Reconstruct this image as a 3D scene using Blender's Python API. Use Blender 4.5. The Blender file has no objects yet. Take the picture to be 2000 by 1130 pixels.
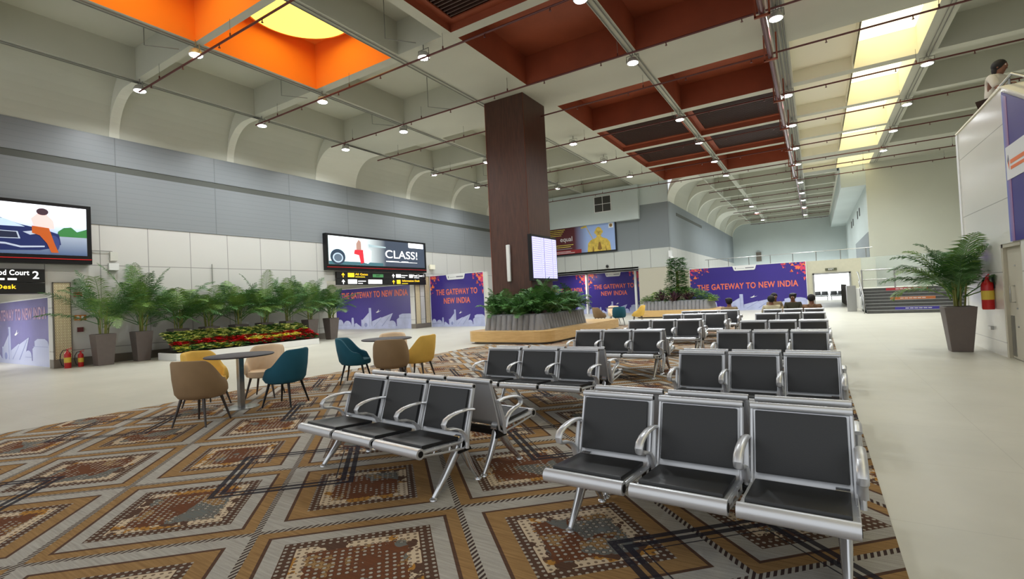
import bpy, bmesh, math, random
from mathutils import Vector, Matrix, Euler
random.seed(7)
PI = math.pi
C = bpy.context.scene.collection
SC = bpy.context.scene

# ---------------------------------------------------------------- camera
def make_camera():
    yaw, pitch, roll = 0.55720569, 0.01876203, -0.04769576
    f = Vector((-math.sin(yaw)*math.cos(pitch), math.cos(yaw)*math.cos(pitch), math.sin(pitch)))
    r = Vector((math.cos(yaw), math.sin(yaw), 0)); u = r.cross(f)
    r2 = math.cos(roll)*r + math.sin(roll)*u; u2 = -math.sin(roll)*r + math.cos(roll)*u
    m = Matrix(((r2.x, u2.x, -f.x, 0), (r2.y, u2.y, -f.y, 0), (r2.z, u2.z, -f.z, 1.4), (0, 0, 0, 1)))
    cd = bpy.data.cameras.new('camera'); cd.sensor_fit = 'HORIZONTAL'; cd.sensor_width = 36
    cd.lens = 17.129; cd.clip_start = .05; cd.clip_end = 300
    co = bpy.data.objects.new('camera', cd); C.objects.link(co); co.matrix_world = m
    SC.camera = co
make_camera()

# ---------------------------------------------------------------- world, exposure, sampling quality
W = bpy.data.worlds.new('world'); SC.world = W; W.use_nodes = True
W.node_tree.nodes['Background'].inputs[0].default_value = (.95, .98, 1, 1)
W.node_tree.nodes['Background'].inputs[1].default_value = 0.9
SC.view_settings.view_transform = 'Standard'; SC.view_settings.look = 'None'
SC.view_settings.gamma = 1; SC.view_settings.exposure = 0.1; SC.view_settings.use_curve_mapping = False
SC.cycles.max_bounces = 6; SC.cycles.diffuse_bounces = 4; SC.cycles.glossy_bounces = 3
SC.cycles.use_denoising = True; SC.cycles.sample_clamp_indirect = 5
SC.cycles.caustics_reflective = False; SC.cycles.caustics_refractive = False
LAMP_W = 190.0      # each ceiling downlight
CEILZ = 8.45

# ---------------------------------------------------------------- materials
def lin(c):
    o = []
    for v in c:
        v = v/255
        o.append(v/12.92 if v <= .04045 else ((v+.055)/1.055)**2.4)
    return (*o, 1)
MATS = {}
def mat(name, rgb, rough=.5, metal=0, noise=0, nscale=8, bump=0, bscale=40, emit=0, stretch=None, spec=None, alpha=1):
    if name in MATS: return MATS[name]
    m = bpy.data.materials.new(name); m.use_nodes = True; MATS[name] = m
    nt = m.node_tree; b = nt.nodes['Principled BSDF']
    col = lin(rgb); b.inputs['Base Color'].default_value = col
    b.inputs['Roughness'].default_value = rough; b.inputs['Metallic'].default_value = metal
    if spec is not None: b.inputs['Specular IOR Level'].default_value = spec
    if emit:
        b.inputs['Emission Color'].default_value = col; b.inputs['Emission Strength'].default_value = emit
    if alpha < 1: b.inputs['Alpha'].default_value = alpha
    if noise or bump:
        tc = nt.nodes.new('ShaderNodeTexCoord'); mp = nt.nodes.new('ShaderNodeMapping')
        nt.links.new(tc.outputs['Object'], mp.inputs[0])
        if stretch: mp.inputs['Scale'].default_value = stretch
    if noise:
        n = nt.nodes.new('ShaderNodeTexNoise'); n.inputs['Scale'].default_value = nscale; n.inputs['Detail'].default_value = 5
        nt.links.new(mp.outputs[0], n.inputs['Vector'])
        r = nt.nodes.new('ShaderNodeMapRange'); r.inputs[1].default_value = .3; r.inputs[2].default_value = .7
        r.inputs[3].default_value = 1-noise; r.inputs[4].default_value = 1+noise
        nt.links.new(n.outputs[0], r.inputs[0])
        vm = nt.nodes.new('ShaderNodeVectorMath'); vm.operation = 'SCALE'; vm.inputs[0].default_value = col[:3]
        nt.links.new(r.outputs[0], vm.inputs['Scale']); nt.links.new(vm.outputs[0], b.inputs['Base Color'])
    if bump:
        n = nt.nodes.new('ShaderNodeTexNoise'); n.inputs['Scale'].default_value = bscale
        nt.links.new(mp.outputs[0], n.inputs['Vector'])
        bp = nt.nodes.new('ShaderNodeBump'); bp.inputs['Strength'].default_value = bump; bp.inputs['Distance'].default_value = .01
        nt.links.new(n.outputs[0], bp.inputs['Height']); nt.links.new(bp.outputs[0], b.inputs['Normal'])
    return m

class NG:
    """tiny helper to chain math nodes"""
    def __init__(s, nt): s.nt = nt
    def m(s, op, a, b=None, c=None):
        n = s.nt.nodes.new('ShaderNodeMath'); n.operation = op
        for i, v in enumerate((a, b, c)):
            if v is None: continue
            if isinstance(v, (int, float)): n.inputs[i].default_value = v
            else: s.nt.links.new(v, n.inputs[i])
        return n.outputs[0]
    def mix(s, f, a, b):
        n = s.nt.nodes.new('ShaderNodeMix'); n.data_type = 'RGBA'
        for k, v in ((0, f), (6, a), (7, b)):
            if isinstance(v, (int, float)): n.inputs[k].default_value = v
            elif isinstance(v, tuple): n.inputs[k].default_value = v
            else: s.nt.links.new(v, n.inputs[k])
        return n.outputs[2]
    def noise(s, vec, scale, detail=3, rough=.5):
        n = s.nt.nodes.new('ShaderNodeTexNoise'); n.inputs['Scale'].default_value = scale
        n.inputs['Detail'].default_value = detail; n.inputs['Roughness'].default_value = rough
        s.nt.links.new(vec, n.inputs['Vector']); return n.outputs[0]
    def band(s, x, lo, hi):      # 1 inside lo..hi
        return s.m('MULTIPLY', s.m('GREATER_THAN', x, lo), s.m('LESS_THAN', x, hi))

def panel_mat(name, rgb, axes, steps, offs, width=.012, dark=.55, rough=.4, noise=.03, fine=None):
    """flat panels divided by thin joints: axes e.g. 'yz'; steps spacing per axis"""
    m = bpy.data.materials.new(name); m.use_nodes = True; nt = m.node_tree; g = NG(nt); b = nt.nodes['Principled BSDF']
    tc = nt.nodes.new('ShaderNodeTexCoord'); sp = nt.nodes.new('ShaderNodeSeparateXYZ'); nt.links.new(tc.outputs['Object'], sp.inputs[0])
    msk = None
    for ax, st, of in zip(axes, steps, offs):
        c = sp.outputs['xyz'.index(ax)]
        d = g.m('PINGPONG', g.m('SUBTRACT', c, of), st/2)      # 0 at of + k*st
        k = g.m('LESS_THAN', d, width/2)
        msk = k if msk is None else g.m('MAXIMUM', msk, k)
    if fine:
        ax, st, wd, amt = fine
        d = g.m('PINGPONG', sp.outputs['xyz'.index(ax)], st/2); k = g.m('MULTIPLY', g.m('LESS_THAN', d, wd/2), amt)
        msk = g.m('MAXIMUM', msk, k)
    n = g.noise(tc.outputs['Object'], .8, 2)
    base = g.mix(n, tuple([v*(1-noise) for v in lin(rgb)[:3]]+[1]), tuple([min(1, v*(1+noise)) for v in lin(rgb)[:3]]+[1]))
    col = g.mix(msk, base, tuple([v*dark for v in lin(rgb)[:3]]+[1]))
    nt.links.new(col, b.inputs['Base Color']); b.inputs['Roughness'].default_value = rough
    return m

def carpet_mat():
    m = bpy.data.materials.new('patterned_carpet'); m.use_nodes = True; nt = m.node_tree; g = NG(nt); b = nt.nodes['Principled BSDF']
    tc = nt.nodes.new('ShaderNodeTexCoord'); sp = nt.nodes.new('ShaderNodeSeparateXYZ'); vec = tc.outputs['Object']
    nt.links.new(vec, sp.inputs[0]); x, y = sp.outputs[0], sp.outputs[1]
    u = g.m('DIVIDE', g.m('ADD', x, 3.95), .91); w = g.m('DIVIDE', g.m('SUBTRACT', y, 2.6), .875)
    s = g.m('MULTIPLY', g.m('ADD', u, w), .5); t = g.m('MULTIPLY', g.m('SUBTRACT', u, w), .5)
    es = g.m('PINGPONG', s, .5); et = g.m('PINGPONG', t, .5); e = g.m('MINIMUM', es, et)
    par = g.m('FLOORED_MODULO', g.m('ADD', g.m('FLOOR', s), g.m('FLOOR', t)), 2)   # 0 or 1 : two cell types
    n1 = g.noise(vec, 5, 4, .6); n2 = g.noise(vec, 2.3, 2)
    cb = nt.nodes.new('ShaderNodeCombineXYZ'); nt.links.new(s, cb.inputs[0]); nt.links.new(t, cb.inputs[1]); st = cb.outputs[0]
    mp = nt.nodes.new('ShaderNodeMapping'); mp.inputs['Scale'].default_value = (3, 60, 1); mp.inputs['Rotation'].default_value = (0, 0, .5)
    nt.links.new(vec, mp.inputs[0]); streak = g.noise(mp.outputs[0], 1.3, 3)
    # bead / dot pattern in lattice coordinates
    N = 31
    ds = g.m('PINGPONG', g.m('MULTIPLY', s, N), .5); dt = g.m('PINGPONG', g.m('MULTIPLY', t, N), .5)
    dd = g.m('ADD', g.m('POWER', g.m('SUBTRACT', .5, ds), 2), g.m('POWER', g.m('SUBTRACT', .5, dt), 2))
    dot = g.m('LESS_THAN', dd, .06)
    along = g.m('LESS_THAN', g.m('PINGPONG', g.m('MULTIPLY', g.m('ADD', s, t), N), .5), .24)
    GREY = g.mix(streak, lin((140, 136, 128)), lin((206, 201, 191)))
    GOLD = g.mix(streak, lin((112, 82, 52)), lin((190, 152, 100)))
    RUST = lin((126, 78, 50)); DK = g.mix(streak, lin((70, 50, 42)), lin((104, 78, 62)))
    CREAM = lin((212, 192, 164)); TEAL = lin((92, 112, 118)); DOTC = lin((178, 172, 160)); NAVY = lin((36, 38, 50))
    # interior
    inner = g.mix(g.m('GREATER_THAN', n2, .54), g.mix(streak, RUST, lin((92, 56, 38))), g.mix(streak, TEAL, lin((128, 116, 100))))
    inner = g.mix(g.m('GREATER_THAN', n1, .58), inner, GOLD)
    inner = g.mix(g.m('MULTIPLY', dot, g.m('GREATER_THAN', n1, .46)), inner, DOTC)
    dot_ring = g.m('MULTIPLY', g.m('LESS_THAN', dd, .16), g.m('GREATER_THAN', dd, .075))  # dark ring woven round each dot
    inner = g.mix(g.m('MULTIPLY', g.m('MULTIPLY', dot_ring, g.m('GREATER_THAN', n1, .42)), .6), inner, DK)
    creamy = g.mix(g.m('GREATER_THAN', n1, .47), g.mix(g.m('GREATER_THAN', n2, .5), lin((178, 128, 60)), DK), CREAM)
    creamy = g.mix(g.m('MULTIPLY', dot, .8), creamy, DK)
    beadb = g.mix(dot, DK, DOTC)
    e2 = g.m('ADD', e, g.m('MULTIPLY', g.m('SUBTRACT', g.noise(vec, 26, 3, .7), .5), .07))
    def cell(b0):   # b0 = list of (limit, colour); the innermost band has a brushed, ragged edge
        col = inner
        for lim, cc in reversed(b0): col = g.mix(g.m('LESS_THAN', e2 if cc is creamy else e, lim), col, cc)
        return col
    A = cell([(.105, GREY), (.122, DK), (.205, GOLD), (.255, beadb), (.31, creamy)])
    B = cell([(.075, GOLD), (.092, DK), (.165, GREY), (.225, beadb), (.28, creamy)])
    col = g.mix(par, A, B)
    edge = g.mix(along, lin((66, 52, 50)), DOTC)
    col = g.mix(g.m('LESS_THAN', e, .016), col, edge)
    # navy square outlines centred on every second node
    m2 = g.m('MAXIMUM', g.m('PINGPONG', s, 1), g.m('PINGPONG', t, 1))
    nav = g.m('MAXIMUM', g.band(m2, .385, .418), g.m('MAXIMUM', g.band(m2, .335, .368), g.band(m2, .30, .308)))
    nav = g.m('MULTIPLY', nav, g.m('GREATER_THAN', g.noise(vec, .9, 1), .34))
    col = g.mix(g.m('MULTIPLY', nav, .92), col, NAVY)
    fz = g.noise(vec, 300, 2)
    col = g.mix(g.m('MULTIPLY', fz, .30), col, lin((72, 56, 46)))
    nt.links.new(col, b.inputs['Base Color']); b.inputs['Roughness'].default_value = .95; b.inputs['Specular IOR Level'].default_value = .1
    bp = nt.nodes.new('ShaderNodeBump'); bp.inputs['Strength'].default_value = .35; bp.inputs['Distance'].default_value = .004
    nt.links.new(fz, bp.inputs['Height']); nt.links.new(bp.outputs[0], b.inputs['Normal'])
    return m

def floor_mat():
    m = bpy.data.materials.new('polished_floor'); m.use_nodes = True; nt = m.node_tree; g = NG(nt); b = nt.nodes['Principled BSDF']
    tc = nt.nodes.new('ShaderNodeTexCoord'); vec = tc.outputs['Object']; sp = nt.nodes.new('ShaderNodeSeparateXYZ'); nt.links.new(vec, sp.inputs[0])
    n = g.noise(vec, .9, 4, .6); n2 = g.noise(vec, 6, 3)
    col = g.mix(n, lin((178, 175, 162)), lin((206, 203, 190)))
    col = g.mix(g.m('MULTIPLY', n2, .25), col, lin((172, 168, 155)))
    k = g.m('MAXIMUM', g.m('LESS_THAN', g.m('PINGPONG', sp.outputs[0], .6), .004), g.m('LESS_THAN', g.m('PINGPONG', sp.outputs[1], .6), .004))
    col = g.mix(g.m('MULTIPLY', k, .18), col, lin((120, 116, 105)))
    nt.links.new(col, b.inputs['Base Color']); b.inputs['Roughness'].default_value = .36; b.inputs['Specular IOR Level'].default_value = .28
    return m

def wood_mat(name, c1, c2, scale=(18, 18, 1.2), rough=.35):
    m = bpy.data.materials.new(name); m.use_nodes = True; nt = m.node_tree; g = NG(nt); b = nt.nodes['Principled BSDF']
    tc = nt.nodes.new('ShaderNodeTexCoord'); mp = nt.nodes.new('ShaderNodeMapping'); mp.inputs['Scale'].default_value = scale
    nt.links.new(tc.outputs['Object'], mp.inputs[0])
    n = g.noise(mp.outputs[0], 1.6, 6, .65)
    nt.links.new(g.mix(g.m('MULTIPLY', g.m('SUBTRACT', n, .25), 2), lin(c1), lin(c2)), b.inputs['Base Color']); b.inputs['Roughness'].default_value = rough
    return m

def jali_mat():
    m = bpy.data.materials.new('lattice_print'); m.use_nodes = True; nt = m.node_tree; g = NG(nt); b = nt.nodes['Principled BSDF']
    tc = nt.nodes.new('ShaderNodeTexCoord'); sp = nt.nodes.new('ShaderNodeSeparateXYZ'); nt.links.new(tc.outputs['Object'], sp.inputs[0])
    cb = nt.nodes.new('ShaderNodeCombineXYZ'); nt.links.new(g.m('MULTIPLY', sp.outputs[0], 12), cb.inputs[0]); nt.links.new(g.m('MULTIPLY', sp.outputs[2], 12), cb.inputs[1])
    v = nt.nodes.new('ShaderNodeTexVoronoi'); v.inputs['Randomness'].default_value = 0; v.inputs['Scale'].default_value = 1; v.voronoi_dimensions = '2D'
    nt.links.new(cb.outputs[0], v.inputs['Vector'])
    k = g.band(v.outputs['Distance'], .27, .40)
    k2 = g.m('GREATER_THAN', v.outputs['Distance'], .56)
    nt.links.new(g.mix(g.m('MAXIMUM', k, k2), lin((224, 212, 176)), lin((150, 124, 84))), b.inputs['Base Color']); b.inputs['Roughness'].default_value = .5
    return m

def slab_art(name, ca, cb, fac_axis, lo, hi, emit=0, rough=.3):
    """printed colour gradient that is part of a poster or screen"""
    m = bpy.data.materials.new(name); m.use_nodes = True; nt = m.node_tree; g = NG(nt); b = nt.nodes['Principled BSDF']
    tc = nt.nodes.new('ShaderNodeTexCoord'); sp = nt.nodes.new('ShaderNodeSeparateXYZ'); nt.links.new(tc.outputs['Object'], sp.inputs[0])
    r = nt.nodes.new('ShaderNodeMapRange'); nt.links.new(sp.outputs['xyz'.index(fac_axis)], r.inputs[0]); r.inputs[1].default_value = lo; r.inputs[2].default_value = hi
    c = g.mix(r.outputs[0], lin(ca), lin(cb)); nt.links.new(c, b.inputs['Base Color']); b.inputs['Roughness'].default_value = rough
    if emit: nt.links.new(c, b.inputs['Emission Color']); b.inputs['Emission Strength'].default_value = emit
    return m

M = dict(
    ceil=mat('ceiling_paint', (196, 196, 182), .8, noise=.04, nscale=.5),
    brown=mat('brown_coffer_paint', (150, 74, 46), .6, noise=.12, nscale=1.2),
    slat=mat('dark_slat', (78, 54, 46), .5), black=mat('black', (14, 14, 15), .5),
    orange=mat('orange_coffer_paint', (252, 150, 56), .7), cream=mat('cream_paint', (246, 240, 218), .7),
    rib=mat('rib_lit_tone', (226, 225, 212), .7),  # lighter than the ceiling: lit rib undersides put into the colour
    white=mat('white_paint', (206, 205, 196), .5, noise=.02), greywall=mat('grey_paint', (136, 143, 147), .6, noise=.03, nscale=.6),
    coolwall=mat('cool_white_wall', (196, 205, 203), .6, noise=.04, nscale=.5),
    taupe=mat('taupe_skirting', (112, 104, 94), .4), band=mat('dark_grey_band', (84, 86, 80), .6),
    alu=mat('cast_aluminium', (214, 216, 220), .36, .5, bump=.03), chrome=mat('polished_aluminium', (216, 218, 222), .2, .85),
    leather=mat('black_vinyl', (33, 34, 36), .42, bump=.06, bscale=220), blackmetal=mat('black_metal', (24, 24, 26), .4, .4),
    pipe=mat('red_brown_pipe', (92, 40, 34), .35, .1), pipe2=mat('maroon_pipe', (104, 62, 66), .25, .2), rustb=mat('rust_bracket', (140, 66, 38), .6),
    conduit=mat('grey_conduit', (128, 128, 120), .5), lampbody=mat('lamp_housing', (190, 190, 186), .4, .3),
    lens=mat('lamp_lens', (250, 252, 255), .3, emit=30), grille=mat('dark_grille', (62, 60, 56), .6),
    wood=wood_mat('walnut_cladding', (52, 31, 24), (88, 54, 40), rough=.45), oak=wood_mat('oak_seat', (196, 156, 98), (222, 186, 126), (1.5, 1.5, 16)),
    tuft=mat('grey_upholstery', (134, 135, 140), .8, noise=.06, bump=.1, bscale=200), soil=mat('soil', (52, 42, 34), .95),
    pot=mat('taupe_planter', (104, 94, 90), .5, noise=.05), leaf=mat('palm_leaf', (58, 98, 42), .5, noise=.35, nscale=3),
    leafy=mat('light_palm_leaf', (104, 136, 60), .5, noise=.3, nscale=3), stem=mat('palm_stem', (122, 124, 60), .6, noise=.2),
    fern=mat('fern_leaf', (70, 116, 54), .5, noise=.4, nscale=4), darkleaf=mat('dark_green_leaf', (64, 112, 50), .5, noise=.4, nscale=6),
    purpleleaf=mat('purple_leaf', (64, 34, 50), .5, noise=.3), lime=mat('lime_leaf', (150, 178, 70), .5, noise=.3, nscale=6),
    varieg=mat('pale_yellow_leaf', (232, 232, 150), .5, noise=.25, nscale=9), red=mat('red_bract', (206, 24, 42), .5, noise=.25),
    yel=mat('yellow_bract', (240, 232, 100), .5, noise=.2),
    extred=mat('extinguisher_red', (176, 22, 24), .3), yellabel=mat('yellow_label', (206, 176, 62), .5), rubber=mat('black_rubber', (22, 22, 22), .6),
    tab=mat('dark_tabletop', (66, 62, 66), .6, noise=.06, spec=.25), bead=mat('steel', (170, 170, 168), .28, .9),
    violet=mat('violet_print', (54, 40, 128), .35, noise=.05, nscale=.7), otext=mat('orange_lettering', (226, 112, 78), .5),
    sky=mat('pale_skyline_print', (176, 182, 214), .5, noise=.1, nscale=3), skyline=mat('skyline_line', (130, 138, 184), .5),
    tri1=mat('orange_facet', (232, 120, 64), .5), tri2=mat('pink_facet', (206, 60, 96), .5), tri3=mat('plum_facet', (112, 42, 116), .5),
    wht=mat('white_print', (226, 226, 224), .5), greyprint=mat('grey_print', (120, 120, 130), .5),
    ylw=mat('backlit_yellow', (255, 205, 40), .4, emit=1.0), wlit=mat('backlit_white', (250, 250, 250), .4, emit=1.2),
    glit=mat('backlit_green', (70, 130, 80), .4, emit=.5), signblk=mat('sign_black', (20, 20, 20), .4),
    skin=mat('skin_brown', (128, 84, 62), .6), hair=mat('black_hair', (26, 20, 18), .7), khaki=mat('khaki_cloth', (150, 130, 98), .9, noise=.12),
    kcream=mat('cream_cloth', (206, 194, 160), .9, noise=.08), dgreen=mat('dark_olive_cloth', (62, 60, 44), .9, noise=.2), shirt=mat('white_shirt', (222, 214, 200), .9, noise=.05, bump=.3, bscale=14),
    trouser=mat('dark_trousers', (70, 52, 46), .9), glass=mat('railing_glass', (200, 215, 212), .05, alpha=.25),
    stepm=mat('grey_granite', (78, 78, 76), .45, noise=.15, nscale=12), nosing=mat('step_nosing', (130, 130, 128), .4),
    door=mat('door_cream', (188, 182, 164), .45), glow=mat('daylit_glass', (250, 253, 255), .5, emit=2.2),
    skydisc=mat('skylight_yellow', (255, 222, 90), .5, emit=2.2), skypane=mat('skylight_pane', (255, 246, 208), .5, emit=1.8),
    floorm=floor_mat(), carpet=carpet_mat(), jali=jali_mat(),
)
M['wpanel'] = panel_mat('white_wall_panels', (204, 202, 197), 'yz', (1.3, 1.28), (7.42, 3.05), .022, .45)
M['gpanel'] = panel_mat('grey_wall_panels', (134, 138, 141), 'y', (3.05,), (6.58,), .03, .7, fine=('z', .17, .018, .35))
M['wpanelx'] = panel_mat('white_end_panels', (188, 190, 184), 'x', (1.22,), (-7.75,), .03, .4)
M['gpanelx'] = panel_mat('grey_end_panels', (122, 128, 131), 'x', (1.9,), (-7.75,), .02, .8)
M['rpanel'] = panel_mat('glossy_white_panels', (222, 219, 209), 'yz', (2.95, 1.2), (10.85, .25), .014, .55, rough=.16)

# ---------------------------------------------------------------- mesh helpers
class MB:
    def __init__(s): s.v = []; s.f = []
    def quad(s, *p): i = len(s.v); s.v += [tuple(q) for q in p]; s.f.append(tuple(range(i, i+len(p)))); return s
    def box(s, x0, y0, z0, x1, y1, z1):
        i = len(s.v); s.v += [(x, y, z) for z in (z0, z1) for x, y in ((x0, y0), (x1, y0), (x1, y1), (x0, y1))]
        s.f += [(i, i+3, i+2, i+1), (i+4, i+5, i+6, i+7), (i, i+1, i+5, i+4), (i+1, i+2, i+6, i+5), (i+2, i+3, i+7, i+6), (i+3, i, i+4, i+7)]
        return s
    def frustum(s, cx, cy, z0, z1, a0, a1, b0=None, b1=None):
        b0 = b0 or a0; b1 = b1 or a1; i = len(s.v)
        s.v += [(cx+sx*a0, cy+sy*b0, z0) for sx, sy in ((-1, -1), (1, -1), (1, 1), (-1, 1))] + [(cx+sx*a1, cy+sy*b1, z1) for sx, sy in ((-1, -1), (1, -1), (1, 1), (-1, 1))]
        s.f += [(i, i+3, i+2, i+1), (i+4, i+5, i+6, i+7), (i, i+1, i+5, i+4), (i+1, i+2, i+6, i+5), (i+2, i+3, i+7, i+6), (i+3, i, i+4, i+7)]
        return s
    def prism(s, poly, axis, a, b):     # poly in the two other axes, extruded along axis from a to b
        def p3(p, t): return {'x': (t, p[0], p[1]), 'y': (p[0], t, p[1]), 'z': (p[0], p[1], t)}[axis]
        n = len(poly); i = len(s.v); s.v += [p3(p, a) for p in poly] + [p3(p, b) for p in poly]
        s.f += [tuple(range(i+n-1, i-1, -1)), tuple(range(i+n, i+2*n))]
        s.f += [(i+k, i+(k+1) % n, i+n+(k+1) % n, i+n+k) for k in range(n)]
        return s
    def tube(s, pts, r, n=8, cap=True, flat=None):   # r number or list; flat=(w,h,refaxis) gives a flattened section
        pts = [Vector(p) for p in pts]; rs = r if isinstance(r, (list, tuple)) else [r]*len(pts)
        i0 = len(s.v); ref = None
        for k, p in enumerate(pts):
            d = (pts[min(k+1, len(pts)-1)]-pts[max(k-1, 0)]).normalized()
            if flat: side = Vector(flat[2])
            else:
                if ref is None: ref = Vector((0, 0, 1)) if abs(d.z) < .9 else Vector((1, 0, 0))
                side = ref.cross(d).normalized(); ref = d.cross(side)
            up = d.cross(side).normalized()
            for j in range(n):
                a = 2*PI*j/n
                if flat: q = p + side*(flat[0]*math.cos(a)) + up*(flat[1]*math.sin(a))
                else: q = p + side*(rs[k]*math.cos(a)) + up*(rs[k]*math.sin(a))
                s.v.append(tuple(q))
        for k in range(len(pts)-1):
            for j in range(n):
                a, b = i0+k*n+j, i0+k*n+(j+1) % n; s.f.append((a, b, b+n, a+n))
        if cap:
            s.f.append(tuple(range(i0+n-1, i0-1, -1))); e = i0+(len(pts)-1)*n; s.f.append(tuple(range(e, e+n)))
        return s
    def lathe(s, prof, cx=0, cy=0, n=24):
        i0 = len(s.v)
        for r, z in prof: s.v += [(cx+r*math.cos(2*PI*j/n), cy+r*math.sin(2*PI*j/n), z) for j in range(n)]
        for k in range(len(prof)-1):
            for j in range(n):
                a, b = i0+k*n+j, i0+k*n+(j+1) % n; s.f.append((a, b, b+n, a+n))
        s.f.append(tuple(range(i0+n-1, i0-1, -1))); e = i0+(len(prof)-1)*n; s.f.append(tuple(range(e, e+n)))
        return s
    def sphere(s, c, r, n=10, m=7, sc=(1, 1, 1)):
        i0 = len(s.v); c = Vector(c)
        for a in range(m+1):
            th = PI*a/m
            for j in range(n):
                ph = 2*PI*j/n; s.v.append((c.x+r*sc[0]*math.sin(th)*math.cos(ph), c.y+r*sc[1]*math.sin(th)*math.sin(ph), c.z+r*sc[2]*math.cos(th)))
        for a in range(m):
            for j in range(n):
                p, q = i0+a*n+j, i0+a*n+(j+1) % n; s.f.append((p, p+n, q+n, q))
        return s
    def build(s, name, m, parent=None, smooth=False, bevel=0, seg=2, loc=None):
        me = bpy.data.meshes.new(name); me.from_pydata(s.v, [], s.f); me.update()
        if bevel:
            bm = bmesh.new(); bm.from_mesh(me); bmesh.ops.remove_doubles(bm, verts=bm.verts, dist=1e-5)
            bmesh.ops.bevel(bm, geom=[e for e in bm.edges if len(e.link_faces) == 2 and e.calc_face_angle(0) > .6], offset=bevel, segments=seg, affect='EDGES', profile=.6)
            bm.to_mesh(me); bm.free()
        if smooth:
            for p in me.polygons: p.use_smooth = True
            try: me.set_sharp_from_angle(angle=math.radians(42))
            except Exception: pass
        me.materials.append(m)
        o = bpy.data.objects.new(name, me); C.objects.link(o)
        if parent: o.parent = parent
        if loc: o.location = loc
        return o

def tag(o, label=None, cat=None, group=None, kind=None):
    if label: o['label'] = label
    if cat: o['category'] = cat
    if group: o['group'] = group
    if kind: o['kind'] = kind
    return o
def thing(name, label, cat, loc=(0, 0, 0), rz=0, group=None):
    o = bpy.data.objects.new(name, None); C.objects.link(o); o.location = loc; o.rotation_euler = (0, 0, rz); o.empty_display_size = .1
    return tag(o, label, cat, group)
def struct(mb, name, m, label=None, **k):
    return tag(mb.build(name, m, **k), label, None, None, 'structure')
def copy_tree(o, parent=None):
    c = o.copy(); C.objects.link(c)
    if parent: c.parent = parent
    for ch in o.children: copy_tree(ch, c)
    return c
def dup(o, label, loc, rz=0, scale=None):
    c = copy_tree(o); c.location = loc; c.rotation_euler = (0, 0, rz); c['label'] = label
    if scale: c.scale = scale
    return c
def text_obj(name, body, size, m, parent, x, y, z, bold=.0, align='CENTER', sx=1, depth=.004, fitw=None):
    cu = bpy.data.curves.new('t', 'FONT'); cu.body = body; cu.size = size; cu.align_x = align; cu.align_y = 'CENTER'; cu.extrude = depth/2; cu.offset = bold*size; cu.space_character = 1+bold*4
    o = bpy.data.objects.new('t', cu); C.objects.link(o); bpy.context.view_layer.update()
    me = bpy.data.meshes.new_from_object(o.evaluated_get(bpy.context.evaluated_depsgraph_get())); bpy.data.objects.remove(o)
    if fitw:
        xs = [v.co.x for v in me.vertices]; sx = fitw/(max(xs)-min(xs))
    me.name = name; me.materials.clear(); me.materials.append(m)
    me.transform(Matrix.Diagonal((sx, 1, 1, 1))); me.transform(Matrix.Rotation(PI/2, 4, 'X'))
    r = bpy.data.objects.new(name, me); C.objects.link(r); r.parent = parent; r.location = (x, y, z); return r
def flat(polys, y, th=.004):     # polygons in local x-z, facing -y
    mb = MB()
    for k, p in enumerate(polys): mb.prism(p, 'y', y, y-th-.0007*k)
    return mb
def rect(x0, z0, x1, z1): return [(x0, z0), (x1, z0), (x1, z1), (x0, z1)]
def circ(cx, cz, r, n=24, ry=None, a0=0, a1=2*PI): return [(cx+r*math.cos(a0+(a1-a0)*k/n), cz+(ry or r)*math.sin(a0+(a1-a0)*k/n)) for k in range(n if abs(a1-a0-2*PI) < .01 else n+1)]

# ================================================================ SETTING
WX = -18.9; EY = 31.5; CX = -7.7; FY = 60.0; BIGY = 36.0; RX = 2.85
fl = MB().box(-27, -6, -.2, 12, 64, 0); struct(fl, 'floor', M['floorm'])
cp = MB().box(-8.8, -5, 0.0, .3, 21, .008)
tag(cp.build('carpet', M['carpet']), 'brown, gold and grey carpet with a big diamond pattern under the waiting benches', 'carpet')

# --- ceiling grid
cols = dict(D=(-16.85, -13.62), Cc=(-13.34, -9.98), E=(-9.7, -8.1), A=(-7.79, -4.36), B=(-4.1, -.74), S=(-.31, 3.07), F=(3.55, 7.1), G=(7.4, 10.9))
rows = [(-.9, 2.62), (2.9, 6.45), (6.65, 10.07), (10.38, 14.03), (16.29, 19.72), (20.1, 23.65), (23.97, 27.45), (27.8, 31.45)]
XB = sorted({-16.95, 11.2} | {v for c in cols.values() for v in c}); YB = [-.9]+[v for r in rows for v in r][1:]+[33.2]
YB = sorted(set(YB) | {31.5})
ceil = MB(); Z = CEILZ
def coffer(mb, x0, x1, y0, y1, h):
    z1 = Z+h
    mb.quad((x0, y0, Z), (x1, y0, Z), (x1, y0, z1), (x0, y0, z1)); mb.quad((x1, y1, Z), (x0, y1, Z), (x0, y1, z1), (x1, y1, z1))
    mb.quad((x0, y1, Z), (x0, y0, Z), (x0, y0, z1), (x0, y1, z1)); mb.quad((x1, y0, Z), (x1, y1, Z), (x1, y1, z1), (x1, y0, z1))
    mb.quad((x0, y0, z1), (x1, y0, z1), (x1, y1, z1), (x0, y1, z1))
kinds = {}
for ri in range(8):
    kinds['D', ri] = 'g'; kinds['Cc', ri] = 'g'; kinds['F', ri] = 'g'; kinds['G', ri] = 'g'
    kinds['S', ri] = 's'; kinds['A', ri] = kinds['B', ri] = 'b'
kinds['Cc', 1] = kinds['Cc', 2] = 'o'
kinds['E', 1] = kinds['E', 2] = kinds['E', 0] = 'g'
for ri in (1, 2, 5, 6): kinds['A', ri] = kinds['B', ri] = 'l'
specials = []
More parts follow.
